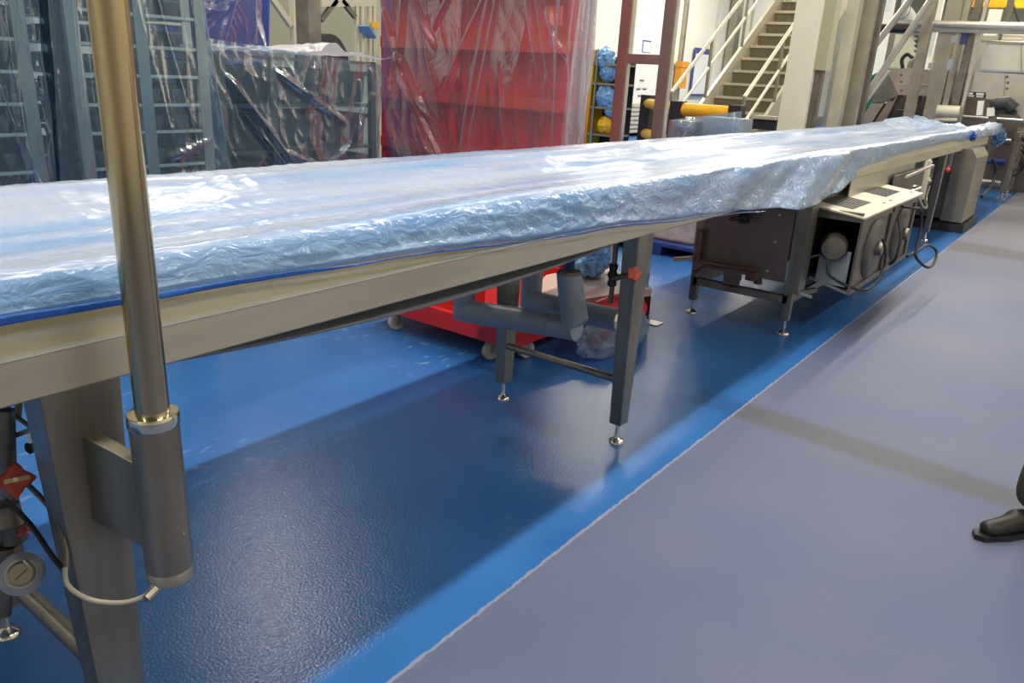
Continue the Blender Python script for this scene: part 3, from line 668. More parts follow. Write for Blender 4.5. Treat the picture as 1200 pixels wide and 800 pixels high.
# tank cylinder, leg valve
tk_ = thing('steel_canister', 'upright steel canister hanging under the conveyor past the vented box', 'canister', (9.0, 1.55, .6))
obj('body', MB().lathe([(.05, 0), (.075, .02), (.075, .40), (.06, .42)], (9.0, 1.53, .56), (0, 0, 1), 20), 'steel_pale', tk_, True)
obj('loop', MB().tube(smoothpath([(8.9, 1.5, .60), (9.0, 1.45, .50), (9.2, 1.45, .48), (9.35, 1.5, .56), (9.4, 1.5, .68)], 5), .014, 8), 'steel', tk_, True)
obj('valve', MB().lathe([(.03, -.04), (.05, 0), (.03, .04)], (9.5, 1.55, .72), (0, 0, 1), 12), 'steel', tk_, True)
obj('red_knob', MB().lathe([(.015, -.03), (.03, 0), (.015, .03)], (9.95, 1.44, .82), (0, 0, 1), 12), 'red_valve', tk_, True)['label'] = 'red knob'
# drive housing
dh = thing('drive_housing', 'tall chamfered steel drive housing on a dark plinth at the far part of the line', 'machine', (11.3, 1.6, 0))
pr = [(11.0, .06), (12.1, .06), (12.1, .97), (11.9, 1.08), (11.25, 1.08), (11.0, .97)]
obj('body', MB().prism([(11.0, 1.31, .12), (11.0, 1.31, .90), (11.0, 1.38, 1.0), (11.0, 1.55, 1.0), (11.0, 1.55, .12)], (1.0, 0, 0)), 'steel', dh)
obj('side_panel', MB().box((11.05, 1.55, .14), (11.95, 2.7, .70)), 'steel_dark', dh)
obj('plinth', MB().box((10.95, 1.27, 0), (12.05, 2.75, .10)), 'dark', dh)
for z in (.35, .75): obj('screw', MB().lathe([(.02, 0), (.018, .008)], (11.5, 1.31, z), (0, -1, 0), 10), 'chrome', dh)
obj('switch_box', MB().box((11.0, 1.75, .62), (11.04, 1.95, .85)), 'white', dh)
obj('cable_tray', MB().box((10.6, 1.6, .80), (11.0, 2.5, .86)), 'steel_dark', dh)
obj('conduit', MB().tube(smoothpath([(10.9, 1.7, .9), (10.7, 1.65, .85), (10.75, 1.65, .68), (10.95, 1.7, .62)], 5), .014, 8), 'black', dh, True)
obj('conduit', MB().tube(smoothpath([(12.2, 1.28, .85), (12.35, 1.22, .7), (12.3, 1.22, .5), (12.1, 1.28, .35)], 5), .02, 8), 'black', dh, True)
# electrics seen between the canister and housing
eb = thing('switch_cabinet', 'small grey electrical cabinet with looped cables under the far conveyor', 'cabinet', (9.9, 2.1, .5))
obj('body', MB().box((9.9, 1.9, .45), (10.4, 2.3, .85)), 'steel_dark', eb)
obj('door', MB().box((9.88, 1.95, .48), (9.9, 2.25, .82)), 'lagging', eb)
obj('cable', MB().tube(smoothpath([(9.88, 2.2, .8), (9.7, 2.0, .85), (9.7, 1.8, .75), (9.85, 1.7, .9)], 5), .014, 8), 'black', eb, True)

# ------------------------------------------------------------------ far roller frame
rf = thing('roller_stack', 'tall frame of stacked rollers at the far end of the conveyor', 'machine', (15.3, 1.4, 0))
for (x, y) in ((15.6, 1.36), (15.6, 2.6), (16.4, 1.36), (16.4, 2.6)):
    lg = obj('upright', MB().box((x - .06, y - .05, .1), (x + .06, y + .05, 1.15)), 'steel', rf); footpad((x, y), lg, .1, .07)
for i, z in enumerate((.25, .42, .60, .78, .94, 1.08)):
    obj('roller', MB().tube([(15.5 + .06 * (i % 2), 1.42, z), (15.5 + .06 * (i % 2), 2.6, z)], .05, 14), ('steel_pale', 'steel', 'blue_drum')[i % 3], rf, True)
obj('rail', MB().box((15.2, 1.3, 1.02), (16.5, 1.36, 1.10)), 'steel', rf)
obj('rail', MB().box((15.6, 1.3, .5), (16.5, 1.34, .55)), 'steel', rf)
obj('crossbar', MB().tube([(14.9, .95, 1.28), (14.9, 2.4, 1.28)], .03, 10), 'steel_pale', rf, True)
for k in range(5):
    obj('hose', MB().tube(smoothpath([(15.7 + .2 * k, 1.3, 1.0 - .1 * k), (15.8 + .2 * k, 1.15, .8 - .1 * k), (15.9 + .2 * k, 1.2, .5), (16 + .2 * k, 1.3, .35 + .1 * k)], 5), .018, 8), 'rust_pipe' if k % 2 else 'black', rf, True)
o = obj('film_bundle', crump((14.5, 1.5, 1.03), .22, .09, .12, 14, 24, .5), 'blue_bag', None, True)
tag(o, 'deep blue knotted film tail hanging at the far end of the conveyor', 'plastic film', 'crumpled film bundles')
o = obj('film_bundle', crump(PY(1140, 160, 1.42), .11, .04, .045, 5, 20, .6), 'film_hem', None, True)
tag(o, 'small bright blue knot of film above the drive housing', 'plastic film', 'crumpled film bundles')

# ------------------------------------------------------------------ covered racks on the left
def drape(name, corners, folds, m, label, nu=140, nv=110, amp=.02, fq=4., group=None, nrm=None, seed=0, edge=None):
    bl, br_, tl, tr_ = [Vector(c) for c in corners]
    N_ = (br_ - bl).cross(tl - bl).normalized()
    if (CAM - bl).dot(N_) < 0: N_ = -N_
    W = (br_ - bl).length; Hh = (tl - bl).length
    def fn(u, v):
        p = bl.lerp(br_, u).lerp(tl.lerp(tr_, u), v); d = 0
        for (x0, y0, x1, y1, w_, a_) in folds:
            dx, dy = (x1 - x0), (y1 - y0); L2 = dx * dx + dy * dy + 1e-9
            t = max(0, min(1, ((u - x0) * dx + (v - y0) * dy) / L2)); ex = (u - x0 - t * dx) * W; ey = (v - y0 - t * dy) * Hh
            d += a_ * math.exp(-(ex * ex + ey * ey) / (w_ * w_)) * (1 - abs(2 * t - 1) ** 4 * .6)
        d += amp * .75 * (wr(u * fq + seed, v * fq * .45, seed, 0) - .5) + amp * .22 * (wr(u * fq * 3.1 + v * 2, v * fq * 1.6, seed + 3, 0) - .5) + amp * .8 * noise.noise((u * 2.2, v * 1.6, seed + 9))
        sh = .02 * noise.noise((v * 5, seed, 1)) * (1 if u > .5 else -1) * abs(2 * u - 1) ** 6
        return p + N_ * d + (br_ - bl) * sh
    o = obj(name, MB().grid(fn, nu, nv), m, None, 'all')
    return tag(o, label, 'plastic sheet', group)

def tray_rack(Y, xl, xr, zb, ztop, label, levels, seed):
    t = thing('tray_rack', label, 'rack', ((xl + xr) / 2, Y + .3, 0), 'steel tray racks')
    D = .62
    ups = [(xl, Y), (xr, Y), (xl, Y + D), (xr, Y + D), ((xl + xr) / 2 - .0, Y)]
    for (x, y) in ups:
        obj('upright', MB().box((x - .032, y - .018, .12), (x + .032, y + .018, ztop)), 'steel_pale', t)
    for i, z in enumerate(levels):
        sh = MB().box((xl, Y - .006, z), (xr, Y + D, z + .012))
        s_ = obj('tray', sh, 'tray', t)
        obj('tray_lip', MB().box((xl + .03, Y - .014, z + .002), (xr - .03, Y - .006, z + .018)), 'nosing', s_)
        g = MB()
        nM = 4
        for k in range(nM):
            x0 = xl + .05 + k * (xr - xl - .08) / nM; x1 = x0 + (xr - xl - .08) / nM - .05
            if k == 1 or k == 3: pass
            c = .03
            g.hexa([(x0 + c, Y + .02, z + .012), (x1 - c, Y + .02, z + .012), (x1 - c, Y + D - .03, z + .012), (x0 + c, Y + D - .03, z + .012)],
                   [(x0, Y + .02, z + .10), (x1, Y + .02, z + .10), (x1, Y + D - .03, z + .10), (x0, Y + D - .03, z + .10)])
        obj('mould', g, 'mould', s_, bevel=.012)
    for sx in (xl, xr):
        for yy in (Y + .03, Y + D - .03):
            c = obj('castor', MB().box((sx - .02, yy - .02, .08), (sx + .02, yy + .02, .13)), 'steel', t)
            obj('wheel', MB().lathe([(.045, -.015), (.05, 0), (.045, .015)], (sx, yy, .05), (1, 0, 0), 16), 'castor', c, True)
    return t
Y1 = 4.25
def lev(xpx, ys, Y): return [PY(xpx, y, Y).z for y in ys]
l2 = [.18, .35, .52, .70, .86] + [z for z in lev(200, [225, 195, 156, 125, 92, 59, 23], Y1) if z > .9] + [PY(200, 23, Y1).z + .17 * k for k in (1, 2, 3, 4, 5)]
xl, xr = PY(98, 150, Y1).x, PY(240, 130, Y1).x
tray_rack(Y1, xl, xr, 0, 3.0, 'tall tray rack with dark moulds, right of the two at the left edge', l2, 0)
xl2 = PY(98, 150, Y1).x
tray_rack(Y1 + .05, PY(-110, 150, Y1).x, PY(20, 60, Y1).x + .04, 0, 3.0, 'tall tray rack at the very left edge under blue film', l2, 1)
tray_rack(Y1 + .85, PY(-60, 150, Y1 + .85).x, PY(70, 100, Y1 + .85).x, 0, 3.0, 'tray rack in the second row, standing behind the gap of the first two', l2, 0)
tray_rack(Y1 + .85, PY(90, 150, Y1 + .85).x, PY(222, 100, Y1 + .85).x, 0, 3.0, 'tray rack in the second row, right behind the tall tray rack', l2, 0)
Yf = Y1 - .09
def sheet_pts(bl, br_, tl, tr_, Y): return [PY(*bl, Y), PY(*br_, Y), PY(*tl, Y), PY(*tr_, Y)]
drape('film_cover', sheet_pts((-60, 330), (76, 300), (-60, -230), (20, -230), Yf), [(.2, .95, .55, .6, .02, .05), (.55, .6, .75, .2, .03, .05), (.75, .95, .92, .4, .02, .04), (.3, .55, .95, .1, .015, .03), (.6, .8, .95, .3, .012, .03), (0, .6, .6, .05, .015, .03)], 'film_blue',
      'wrinkled blue film over the leftmost tray rack', 130, 150, .03, 6, 'blue film covers over the racks', seed=1)
drape('film_cover', sheet_pts((77, 300), (282, 300), (40, -230), (205, -230), Yf - .02), [(.75, 1, .93, .45, .02, .05), (.95, .9, .97, .1, .02, .06), (.55, .9, .8, .3, .008, .02), (.1, 1, .12, .1, .03, .05), (.2, 1, .25, .2, .012, .03), (.6, .25, .9, .3, .012, .03), (.6, .2, .95, .22, .012, .03)], 'film_blue',
      'blue film hanging over the tall tray rack behind the polished post', 150, 150, .02, 5, 'blue film covers over the racks', seed=2)
# deep blue film fold between the two
drape('film_cover', sheet_pts((62, 300), (100, 300), (30, -230), (60, -230), Yf + .25), [(.3, 1, .4, 0, .02, .05), (.7, 1, .75, 0, .015, .04)], 'film_deep', 'narrow dark blue film fold in the gap between the two tray racks', 40, 90, .02, 5, 'blue film covers over the racks', seed=3)

# crate shelves (250-440)
Yk = 4.55
def ppY(x, y): return PY(x, y, Yk)
xk0, xk1 = ppY(262, 150).x, ppY(436, 150).x
ztop = ppY(350, 68).z
cs = thing('crate_shelf', 'low shelf unit holding dark crates under blue tinted film', 'shelving', ((xk0 + xk1) / 2, Yk + .35, 0))
for x in (xk0, xk0 + (xk1 - xk0) * .30, xk0 + (xk1 - xk0) * .68, xk1):
    obj('upright', MB().box((x - .025, Yk - .02, 0), (x + .025, Yk + .02, ztop)), 'steel_dark', cs)
    obj('upright', MB().box((x - .025, Yk + .68, 0), (x + .025, Yk + .72, ztop)), 'steel', cs)
nz = 5
for i in range(nz + 1):
    z = .1 + (ztop - .12) * i / nz
    obj('shelf', MB().box((xk0, Yk - .012, z), (xk1, Yk + .7, z + .02)), 'pink_post' if i == nz else 'steel_dark', cs)
for i in range(nz):
    z = .12 + (ztop - .12) * i / nz; hh = (ztop - .12) / nz - .07
    for k in range(3):
        a = xk0 + (xk1 - xk0) * (0, .31, .69)[k] + .04; b = xk0 + (xk1 - xk0) * (.29, .67, 1.0)[k] - .04
        cr = thing('crate', 'dark crate in the %s bay of the low covered shelf, %s level' % (('left', 'middle', 'right')[k], ('floor', 'second', 'third', 'fourth', 'topmost')[i]), 'crate', ((a + b) / 2, Yk + .3, z + .01), 'dark crates on the film covered shelf')
        mm = 'crate_red' if (k == 2 and i < 4) or (k == 1 and i < 2) else 'crate'
        obj('body', MB().hexa([(a + .02, Yk + .03, z + .01), (b - .02, Yk + .03, z + .01), (b - .02, Yk + .6, z + .01), (a + .02, Yk + .6, z + .01)], [(a, Yk + .02, z + hh), (b, Yk + .02, z + hh), (b, Yk + .62, z + hh), (a, Yk + .62, z + hh)]), mm, cr, bevel=.01)
        obj('rim', MB().box((a - .008, Yk + .008, z + hh - .03), (b + .008, Yk + .63, z + hh)), mm, cr)
drape('film_cover', [PY(262, 330, Yk - .14), PY(446, 300, Yk - .14), PY(240, 44, Yk - .10), PY(446, 76, Yk - .10)],
      [(.10, .85, .62, .25, .022, .07), (.16, .72, .50, .32, .010, .05), (.12, .80, .58, .22, .010, .04), (.36, .56, .60, .48, .012, .04), (.60, .48, .78, .60, .012, .05), (.78, .60, .92, .85, .010, .03), (.56, .95, .50, .75, .02, .04), (.85, .9, .80, .5, .02, .04), (.40, .48, .62, .40, .012, .03), (.93, .95, .95, .3, .03, .05), (.35, .9, .75, .7, .02, .03)],
      'film_blue', 'glossy blue tinted film with diagonal folds over the crate shelf', 190, 140, .03, 5, 'blue film covers over the racks', seed=5)
tp = MB().grid(lambda u, v: (xk0 - .1 + (xk1 - xk0 + .2) * u, Yk - .12 + .85 * v, ztop + .035 + .03 * noise.noise((u * 7, v * 3, 1)) + .07 * math.exp(-((u - .62) / .07) ** 2) * (1 - v * .4) + .012 * wr(u * 14, v * 6, 2, 0) + .0 * u), 90, 40)
o = obj('film_cover', tp, 'film_clear', None, 'all'); tag(o, 'pale film lying crumpled along the top of the crate shelf', 'plastic sheet', 'blue film covers over the racks')
o.data.materials[0] = film('milky_top_film', (.8, .85, .95), (.80, .82, .90), .75, .2, .25, .5, 14)

# blue drums behind the crates with clear film
Yd = 6.1
db = thing('blue_tub', 'blue plastic tub stacked behind the crate shelf', 'tub', (PY(270, 30, Yd).x, Yd, 0), 'stacked blue tubs behind the crate shelf')
cx = PY(262, 30, Yd).x
obj('body', MB().taper((cx, Yd + .35), .1, .95, .6, 1.5, 1.05, .7), 'blue_drum', db, bevel=.03)
obj('rim', MB().box((cx - .55, Yd - .03, 1.46), (cx + .55, Yd + .73, 1.52)), 'blue_drum', db, bevel=.01)
d2 = thing('blue_tub', 'upper blue plastic tub stacked behind the crate shelf', 'tub', (cx, Yd, 1.53), 'stacked blue tubs behind the crate shelf')
obj('body', MB().taper((cx, Yd + .35), 1.53, .95, .6, 2.6, 1.05, .7), 'blue_drum', d2, bevel=.03)
obj('rim', MB().box((cx - .55, Yd - .03, 2.56), (cx + .55, Yd + .73, 2.62)), 'blue_drum', d2, bevel=.01)
drape('film_cover', [PY(225, 80, Yd - .1), PY(316, 70, Yd - .1), PY(225, -60, Yd - .1), PY(298, -60, Yd - .1)], [(.1, .3, .9, .85, .03, .08), (.3, .1, .7, .9, .03, .08), (0, .6, .5, .62, .03, .06), (0, .5, .4, .48, .03, .06), (.8, .2, .9, .9, .03, .05)], 'film_clear',
      'clear film with bright folds over the blue tubs', 80, 60, .04, 4, seed=6)

# ------------------------------------------------------------------ red shelving under clear film
RX = 5.0
def rx(x, y, X=RX): return PX(x, y, X)
yl, yr = rx(446, 150).y, rx(656, 150).y
rs = thing('red_shelving', 'tall red steel shelving unit shrouded in clear film', 'shelving', (RX + .3, (yl + yr) / 2, 0))
zl = [rx(560, 47).z, rx(560, 112).z]
dz = zl[0] - zl[1]
levels = [zl[1] - 2 * dz + .0, zl[1] - dz, zl[1], zl[0], zl[0] + dz]
for y in (yl, yr, (yl + yr) / 2 + .15):
    obj('upright', MB().box((RX + .04, y - .03, 0), (RX + .08, y + .03, 2.6)), 'red_shelf', rs)
for y in (yl, yr): obj('upright', MB().box((RX + .28, y - .03, 0), (RX + .32, y + .03, 2.6)), 'red_shelf', rs)
for i, z in enumerate(levels):
    s_ = obj('shelf', MB().box((RX + .02, yr - .04, z - .02), (RX + .30, yl, z)), 'red_shelf', rs)
    obj('shelf_lip', MB().box((RX, yr - .10, z - .075), (RX + .02, yl, z + .01)), 'red_lip', s_)
    if i < 4:
        for a, b in ((yr, (yl + yr) / 2 + .17), ((yl + yr) / 2 + .175, yl)):
            obj('back_panel', MB().box((RX + .13 + .02 * i, a, z), (RX + .15 + .02 * i, b, z + dz - .08)), 'red_shelf', rs)
obj('side_panel', MB().box((RX + .08, yl - .012, .05), (RX + .31, yl, 2.6)), 'red_shelf', rs)
obj('back_panel', MB().box((RX + .31, yr, .05), (RX + .32, yl, 2.6)), 'red_shelf', rs)
sg = rs
obj('notice_plate', MB().box((RX - .06, rx(645, 20).y, rx(652, 30).z - .0), (RX - .03, rx(662, 20).y, rx(652, 8).z)), 'red_lip', sg)
FXr = RX - .12
def rc(x, y): return PX(x, y, FXr)
drape('film_cover', [rc(462, 290), rc(664, 290), rc(438, -90), rc(698, -90)],
      [(.18, .95, .10, .6, .02, .05), (.10, .62, .26, .44, .016, .05), (.12, .55, .32, .40, .010, .04), (.02, .75, .35, .15, .02, .05), (.08, .60, .5, .10, .012, .05), (.30, .70, .52, .95, .014, .05),
       (.36, .52, .66, .95, .012, .06), (.60, .9, .44, .30, .012, .07), (.66, 1, .46, .25, .008, .05), (.70, .95, .82, .55, .012, .06), (.74, .95, .88, .5, .010, .04), (.62, .60, .70, .15, .006, .04), (.70, .55, .76, .12, .006, .03), (.25, .8, .45, .82, .03, .06),
       (.15, .85, .30, .65, .02, .05), (.90, .9, .92, .1, .03, .06), (.96, 1, .97, 0, .03, .06), (.84, .75, .95, .6, .02, .05), (.25, .35, .42, .12, .012, .05), (.15, .35, .36, .10, .01, .04)],
      'film_clear', 'clear polythene hanging in long folds over the red shelving', 220, 170, .025, 4.5, seed=11)
drape('film_cover', [Vector((RX + .22, yr - .07, .6)), Vector((RX - .10, yr - .12, .6)), Vector((RX + .30, yr - .07, 2.7)), Vector((RX - .10, yr - .14, 2.7))], [(.3, 1, .4, 0, .03, .05), (.7, 1, .6, 0, .03, .05)], film('milky_side_film', (.85, .87, .9), (.75, .78, .84), .45, .4, .2, .5, 8),
      'milky film gathered at the right end of the red shelving', 40, 80, .04, 4, seed=12)

# ------------------------------------------------------------------ background left: posts and braces
bfr = thing('steel_gantry', 'cream painted gantry frame with diagonal braces far behind the racks', 'frame', PY(380, 80, 9.0))
Yg = 9.0
def G(x, y): return PY(x, y, Yg)
obj('post', MB().bar((G(345, 30).x, Yg, 0), (G(345, 30).x, Yg, 5.5), .09, .09), 'cream_metal', bfr)
obj('brace', MB().bar(G(317, -4), G(341, 30), .07, .07), 'cream_metal', bfr)
obj('brace', MB().bar(G(348, 16), G(355, 4), .06, .06), 'cream_metal', bfr)
obj('post', MB().bar((G(375, 30).x, Yg + .3, 0), (G(375, 30).x, Yg + .3, 5.5), .10, .10), 'steel_dark', bfr)
obj('brace', MB().bar(G(376, 24), G(394, 0), .06, .06), 'steel_dark', bfr)
obj('brace', MB().bar(G(400, 0), G(416, 20), .06, .06), 'steel_dark', bfr)
for x in (418, 424, 433, 438): obj('post', MB().bar((G(x, 30).x, Yg, 0), (G(x, 30).x, Yg, 5.5), .05, .05), 'cream_metal', bfr)
obj('rail', MB().bar(G(376, 3), G(440, 3), .06, .10), 'cream_metal', bfr)
o = obj('brown_column', MB().box((PY(363, 30, 7.5).x - .085, 7.41, 0), (PY(363, 30, 7.5).x + .085, 7.63, H)), 'dirt_steel'); tag(o, 'square brown steel column rising behind the crate shelf', 'column')
bp_ = thing('backdrop_screen', 'drab panelled partition screen behind the cream gantry frame', 'partition', PY(380, 80, 10.6))
for k in range(6):
    a = PY(300, 30, 10.6).x + k * 1.2; obj('panel', MB().box((a, 10.6, 0), (a + 1.18, 10.65, 3.4)), 'green_wall', bp_)
o = obj('hose_reel', MB().lathe([(.10, -.12), (.42, -.12), (.42, .12), (.10, .12)], PY(378, 62, 7.9) + Vector((0, 0, -.2)), (.3, -1, 0), 24), 'black', None, True); tag(o, 'black hose reel drum just above the crate shelf film', 'reel')
rr = thing('reel_stand', 'pedestal stand carrying the black hose reel', 'stand', (PY(378, 62, 7.9).x, 7.9, 0)); p_ = PY(378, 62, 7.9)
obj('pedestal', MB().box((p_.x - .1, 7.8, 0), (p_.x + .1, 8.0, p_.z - .58)), 'steel_dark', rr)
cb = thing('control_box', 'small blue flap box mounted on the cream gantry posts', 'box', G(428, 36))
c0 = G(428, 36); obj('lid', MB().bar(G(419, 30) + Vector((0, -.1, 0)), G(427, 44) + Vector((0, -.1, 0)), .3, .03), 'blue_bag', cb); obj('body', MB().box(G(424, 44) + Vector((0, -.1, 0)), G(432, 31) + Vector((0, .1, 0))), 'lagging', cb)
o = obj('amber_light', MB().tube([G(434, 33) + Vector((0, -.1, 0)), G(434, 26) + Vector((0, -.1, 0))], .06, 12), 'yellow', None, True); tag(o, 'small amber light on the cream gantry', 'light')

# ------------------------------------------------------------------ yellow end rack with bags
ys = thing('yellow_rack', 'shelving with a yellow upright holding film bags right of the red shelving', 'shelving', PX(695, 160, 13.5))
XR = 13.2
yA, yB = PX(689, 110, XR).y, PX(726, 110, XR).y
zT = PX(690, 58, XR).z
def zz(y): return PX(705, y, XR).z
base_z = 0
obj('upright', MB().hexa([(XR, yA - .02, 0), (XR + .5, yA - .02, 0), (XR + .5, yA + .26, 0), (XR, yA + .26, 0)], [(XR, yA - .09, zT), (XR + .5, yA - .09, zT), (XR + .5, yA + .12, zT), (XR, yA + .12, zT)]), 'yellow_paint', ys)
obj('side_post', MB().bar((XR, PX(697, 110, XR).y, 0), (XR, PX(697, 110, XR).y, zT - .1), .04, .04), 'steel', ys)
obj('side_post', MB().bar((XR, yB, 0), (XR, yB, zT - .1), .04, .04), 'steel', ys)
for i, yy in enumerate((74, 97, 125, 157)):
    obj('shelf', MB().box((XR, yB, zz(yy) - .04), (XR + .5, yA - .05, zz(yy))), 'steel', ys)
obj('back_panel', MB().box((XR + .5, yB, .3), (XR + .52, yA, zT - .1)), 'dark', ys)
for i, (px, py, s) in enumerate(((709, 69, .20), (713, 85, .17), (711, 113, .23), (717, 128, .15))):
    o = obj('film_bag', crump(PX(px, py, XR + .12), s * .8, s, s * 1.0, 20 + i, 18), 'blue_bag', None, True)
    tag(o, 'blue film bag on the ' + ('top shelf', 'second shelf, folded over its edge', 'third shelf, the largest', 'third shelf, small and at the right')[i] + ' of the yellow rack', 'bag', 'blue film bags on the yellow rack')
o = obj('yellow_bag', crump(PX(709, 147, XR + .1), .13, .16, .16, 33, 14), 'yellow', None, True); tag(o, 'yellow bag on the bottom shelf of the yellow rack', 'bag')

# ------------------------------------------------------------------ rosy post frame
pf = thing('goalpost', 'rosy stainless goalpost frame with a crossbar behind the conveyor', 'frame', (5.6, 3.1, 0))
FXp = 5.6
ya, yb = PX(718, 184, FXp).y, PX(766, 184, FXp).y
zc = PX(745, 69, FXp).z
for y in (ya, yb):
    u_ = obj('post', MB().box((FXp, y - .045, 0), (FXp + .07, y + .045, 3.0)), 'pink_post', pf, bevel=.003)  # plain stainless, reflected red is put into the rosy base colour
    obj('side_strip', MB().box((FXp + .012, y - .049, .1), (FXp + .058, y - .045, 2.95)), 'steel_pale', u_)
obj('crossbar', MB().box((FXp + .005, yb + .045, zc - .035), (FXp + .06, ya - .045, zc + .035)), 'pink_post', pf)
obj('crossbar', MB().box((FXp + .005, yb + .045, 2.9), (FXp + .06, ya - .045, 2.97)), 'pink_post', pf)

# ------------------------------------------------------------------ safety barrier
sb = thing('safety_barrier', 'black and yellow tubular safety barrier behind the conveyor', 'barrier', PX(800, 150, 8.6))
XS = 8.6
def S(x, y): return PX(x, y, XS)
bp0 = S(759, 150)
XS2 = XS + .9
def post_(c, zt):
    c = Vector(c)
    p = obj('post', MB().box((c.x - .075, c.y - .075, 0), (c.x + .075, c.y + .075, zt)), 'black_plastic', sb, bevel=.008)
    obj('base_block', MB().box((c.x - .12, c.y - .12, 0), (c.x + .12, c.y + .12, .30)), 'black_plastic', p)
    obj('amber_stud', MB().lathe([(.025, 0), (.02, .01)], (c.x - .12, c.y, .22), (-1, 0, 0), 10), 'yellow', p)
zt_ = S(793, 118).z
A_ = S(793, 140); A_.z = 0; B_ = S(862, 140); B_.z = 0
C_ = PX(757, 140, XS + 1.2); C_.z = 0
post_(A_, zt_); post_(B_, zt_); post_(C_, PX(757, 111, XS + 1.2).z)
for zz_ in (zt_ - .09, zt_ - .48):
    obj('yellow_tube', MB().tube([A_ + Vector((0, 0, zz_)), B_ + Vector((0, 0, zz_))], .075, 20), 'yellow', sb, True)
    obj('yellow_tube', MB().tube([C_ + Vector((0, 0, zz_)), A_ + Vector((0, 0, zz_))], .065, 20), 'yellow', sb, True)
# wrapped board trolley
XW = 7.8
def Wp(x, y, X=XW): return PX(x, y, X)
wb = thing('wrapped_panel', 'tall pinkish panel wrapped in blue film in front of the safety barrier', 'panel', (XW, Wp(820, 150).y, 0))
obj('panel', MB().box((XW, Wp(783, 150).y, 0), (XW + .35, Wp(815, 150).y, Wp(800, 142).z)), 'pink_post', wb)
obj('side_board', MB().box((XW + .05, Wp(820, 150).y, .1), (XW + .4, Wp(864, 150).y, Wp(840, 138).z)), 'lagging', wb)
obj('gap_strip', MB().box((XW, Wp(815, 150).y, .1), (XW + .05, Wp(820, 150).y, Wp(815, 142).z)), 'dark', wb)
drape('film_cover', [PX(776, 185, XW - .06), PX(872, 185, XW - .06), PX(788, 140, XW - .06), PX(869, 130, XW - .06)], [(.15, .9, .35, .7, .03, .05), (.35, .9, .2, .2, .03, .05), (.9, .9, .95, .1, .03, .05)], 'film_wrap', 'pale blue film wrapped over the pinkish panel by the barrier', 70, 40, .015, 3, seed=15)

# white tub on the blue pallet, seen under the conveyor
pl = thing('blue_pallet', 'blue plastic pallet on the floor beyond the drive cabinet', 'pallet', (7.2, 2.9, 0))
obj('deck', MB().box((6.75, 2.72, .09), (7.6, 3.9, .12)), 'pallet_blue', pl)
for y in (2.74, 3.25, 3.8): obj('runner', MB().box((6.75, y, 0), (7.6, y + .09, .09)), 'pallet_blue', pl)
tb = thing('white_tub', 'white plastic tub standing on the blue pallet', 'tub', (7.0, 3.2, .12))
obj('body', MB().taper((7.15, 3.30), .12, .5, .6, .50, .56, .66), 'offwhite_tub', tb, bevel=.03)
obj('rim', MB().box((6.86, 2.96, .48), (7.44, 3.64, .53)), 'offwhite_tub', tb, bevel=.01)

# ------------------------------------------------------------------ wall items
YW = 11.42
def WL(x, y): return PY(x, y, YW)
def notice(pts, label, deco=True):
    bl, tr_ = WL(*pts[0]), WL(*pts[1])
    t = thing('wall_notice', label, 'notice', (bl.x, YW, bl.z), 'framed notices on the cream wall')
    obj('frame', MB().box((bl.x, YW - .01, bl.z), (tr_.x, YW + .02, tr_.z)), 'navy', t)
    w_, h_ = tr_.x - bl.x, tr_.z - bl.z
    obj('paper', MB().box((bl.x + w_ * .07, YW - .014, bl.z + h_ * .04), (tr_.x - w_ * .05, YW - .01, tr_.z - h_ * .12)), 'paper', t)
    return t
notice(((808, 112), (834, 58)), 'large navy edged notice on the wall left of the stairs')
notice(((850, 92), (866, 62)), 'smaller navy edged notice on the wall beside the stair stringer')
notice(((752, 61), (763, 48)), 'small dark notice seen through the rosy post frame')
ob = thing('orange_dispenser', 'orange wall box above the safety barrier', 'dispenser', WL(794, 88))
a, b = WL(789, 103), WL(800, 73); obj('body', MB().box((a.x, YW - .2, a.z), (b.x, YW, b.z)), 'orange', ob); obj('lid', MB().box((a.x - .02, YW - .22, b.z - .15), (b.x + .02, YW, b.z + .02)), 'orange', ob)
struct('door_1', MB().box((WL(738, 100).x, YW, 0), (WL(783, 100).x, YW + .05, WL(760, -10).z)), 'white', 'cream double door in the far wall behind the rosy frame')
struct('trim_10', MB().box((WL(735, 100).x - .05, YW - .03, 0), (WL(736, 100).x, YW + .05, 5.0)), 'cream_metal')
struct('trim_11', MB().box((WL(798, 60).x, YW - .05, 0), (WL(800, 60).x, YW + .05, 6.0)), 'steel')
struct('trim_12', MB().box((WL(850, 60).x, YW - .25, 0), (WL(856, 60).x, YW + .0, 6.0)), 'steel')
dv = thing('door_vent', 'row of small vents in the cream door', 'vent', WL(750, 120))
g = MB()
for k, (x, y) in enumerate(((748, 104), (752, 94), (755, 104), (750, 112), (756, 120), (747, 128))):
    p = WL(x, y); g.box((p.x - .12, YW - .02, p.z - .015), (p.x + .12, YW - .0, p.z + .015))
obj('slot', g, 'steel_dark', dv)
# ribbed shutter base
rbs = thing('ribbed_heater', 'low ribbed cream panel on the wall behind the barrier', 'panel', WL(760, 150))
g0_ = WL(730, 160); g1_ = WL(790, 138)
for k in range(7):
    z = .1 + k * .12; obj('rib', MB().box((g0_.x, YW - .12, z), (g1_.x, YW - .04, z + .09)), 'cream_metal', rbs)

# ------------------------------------------------------------------ stairs
st_ = thing('staircase', 'steel staircase with tread plate steps climbing left of the white column', 'stairs', PX(870, 140, 12.5))
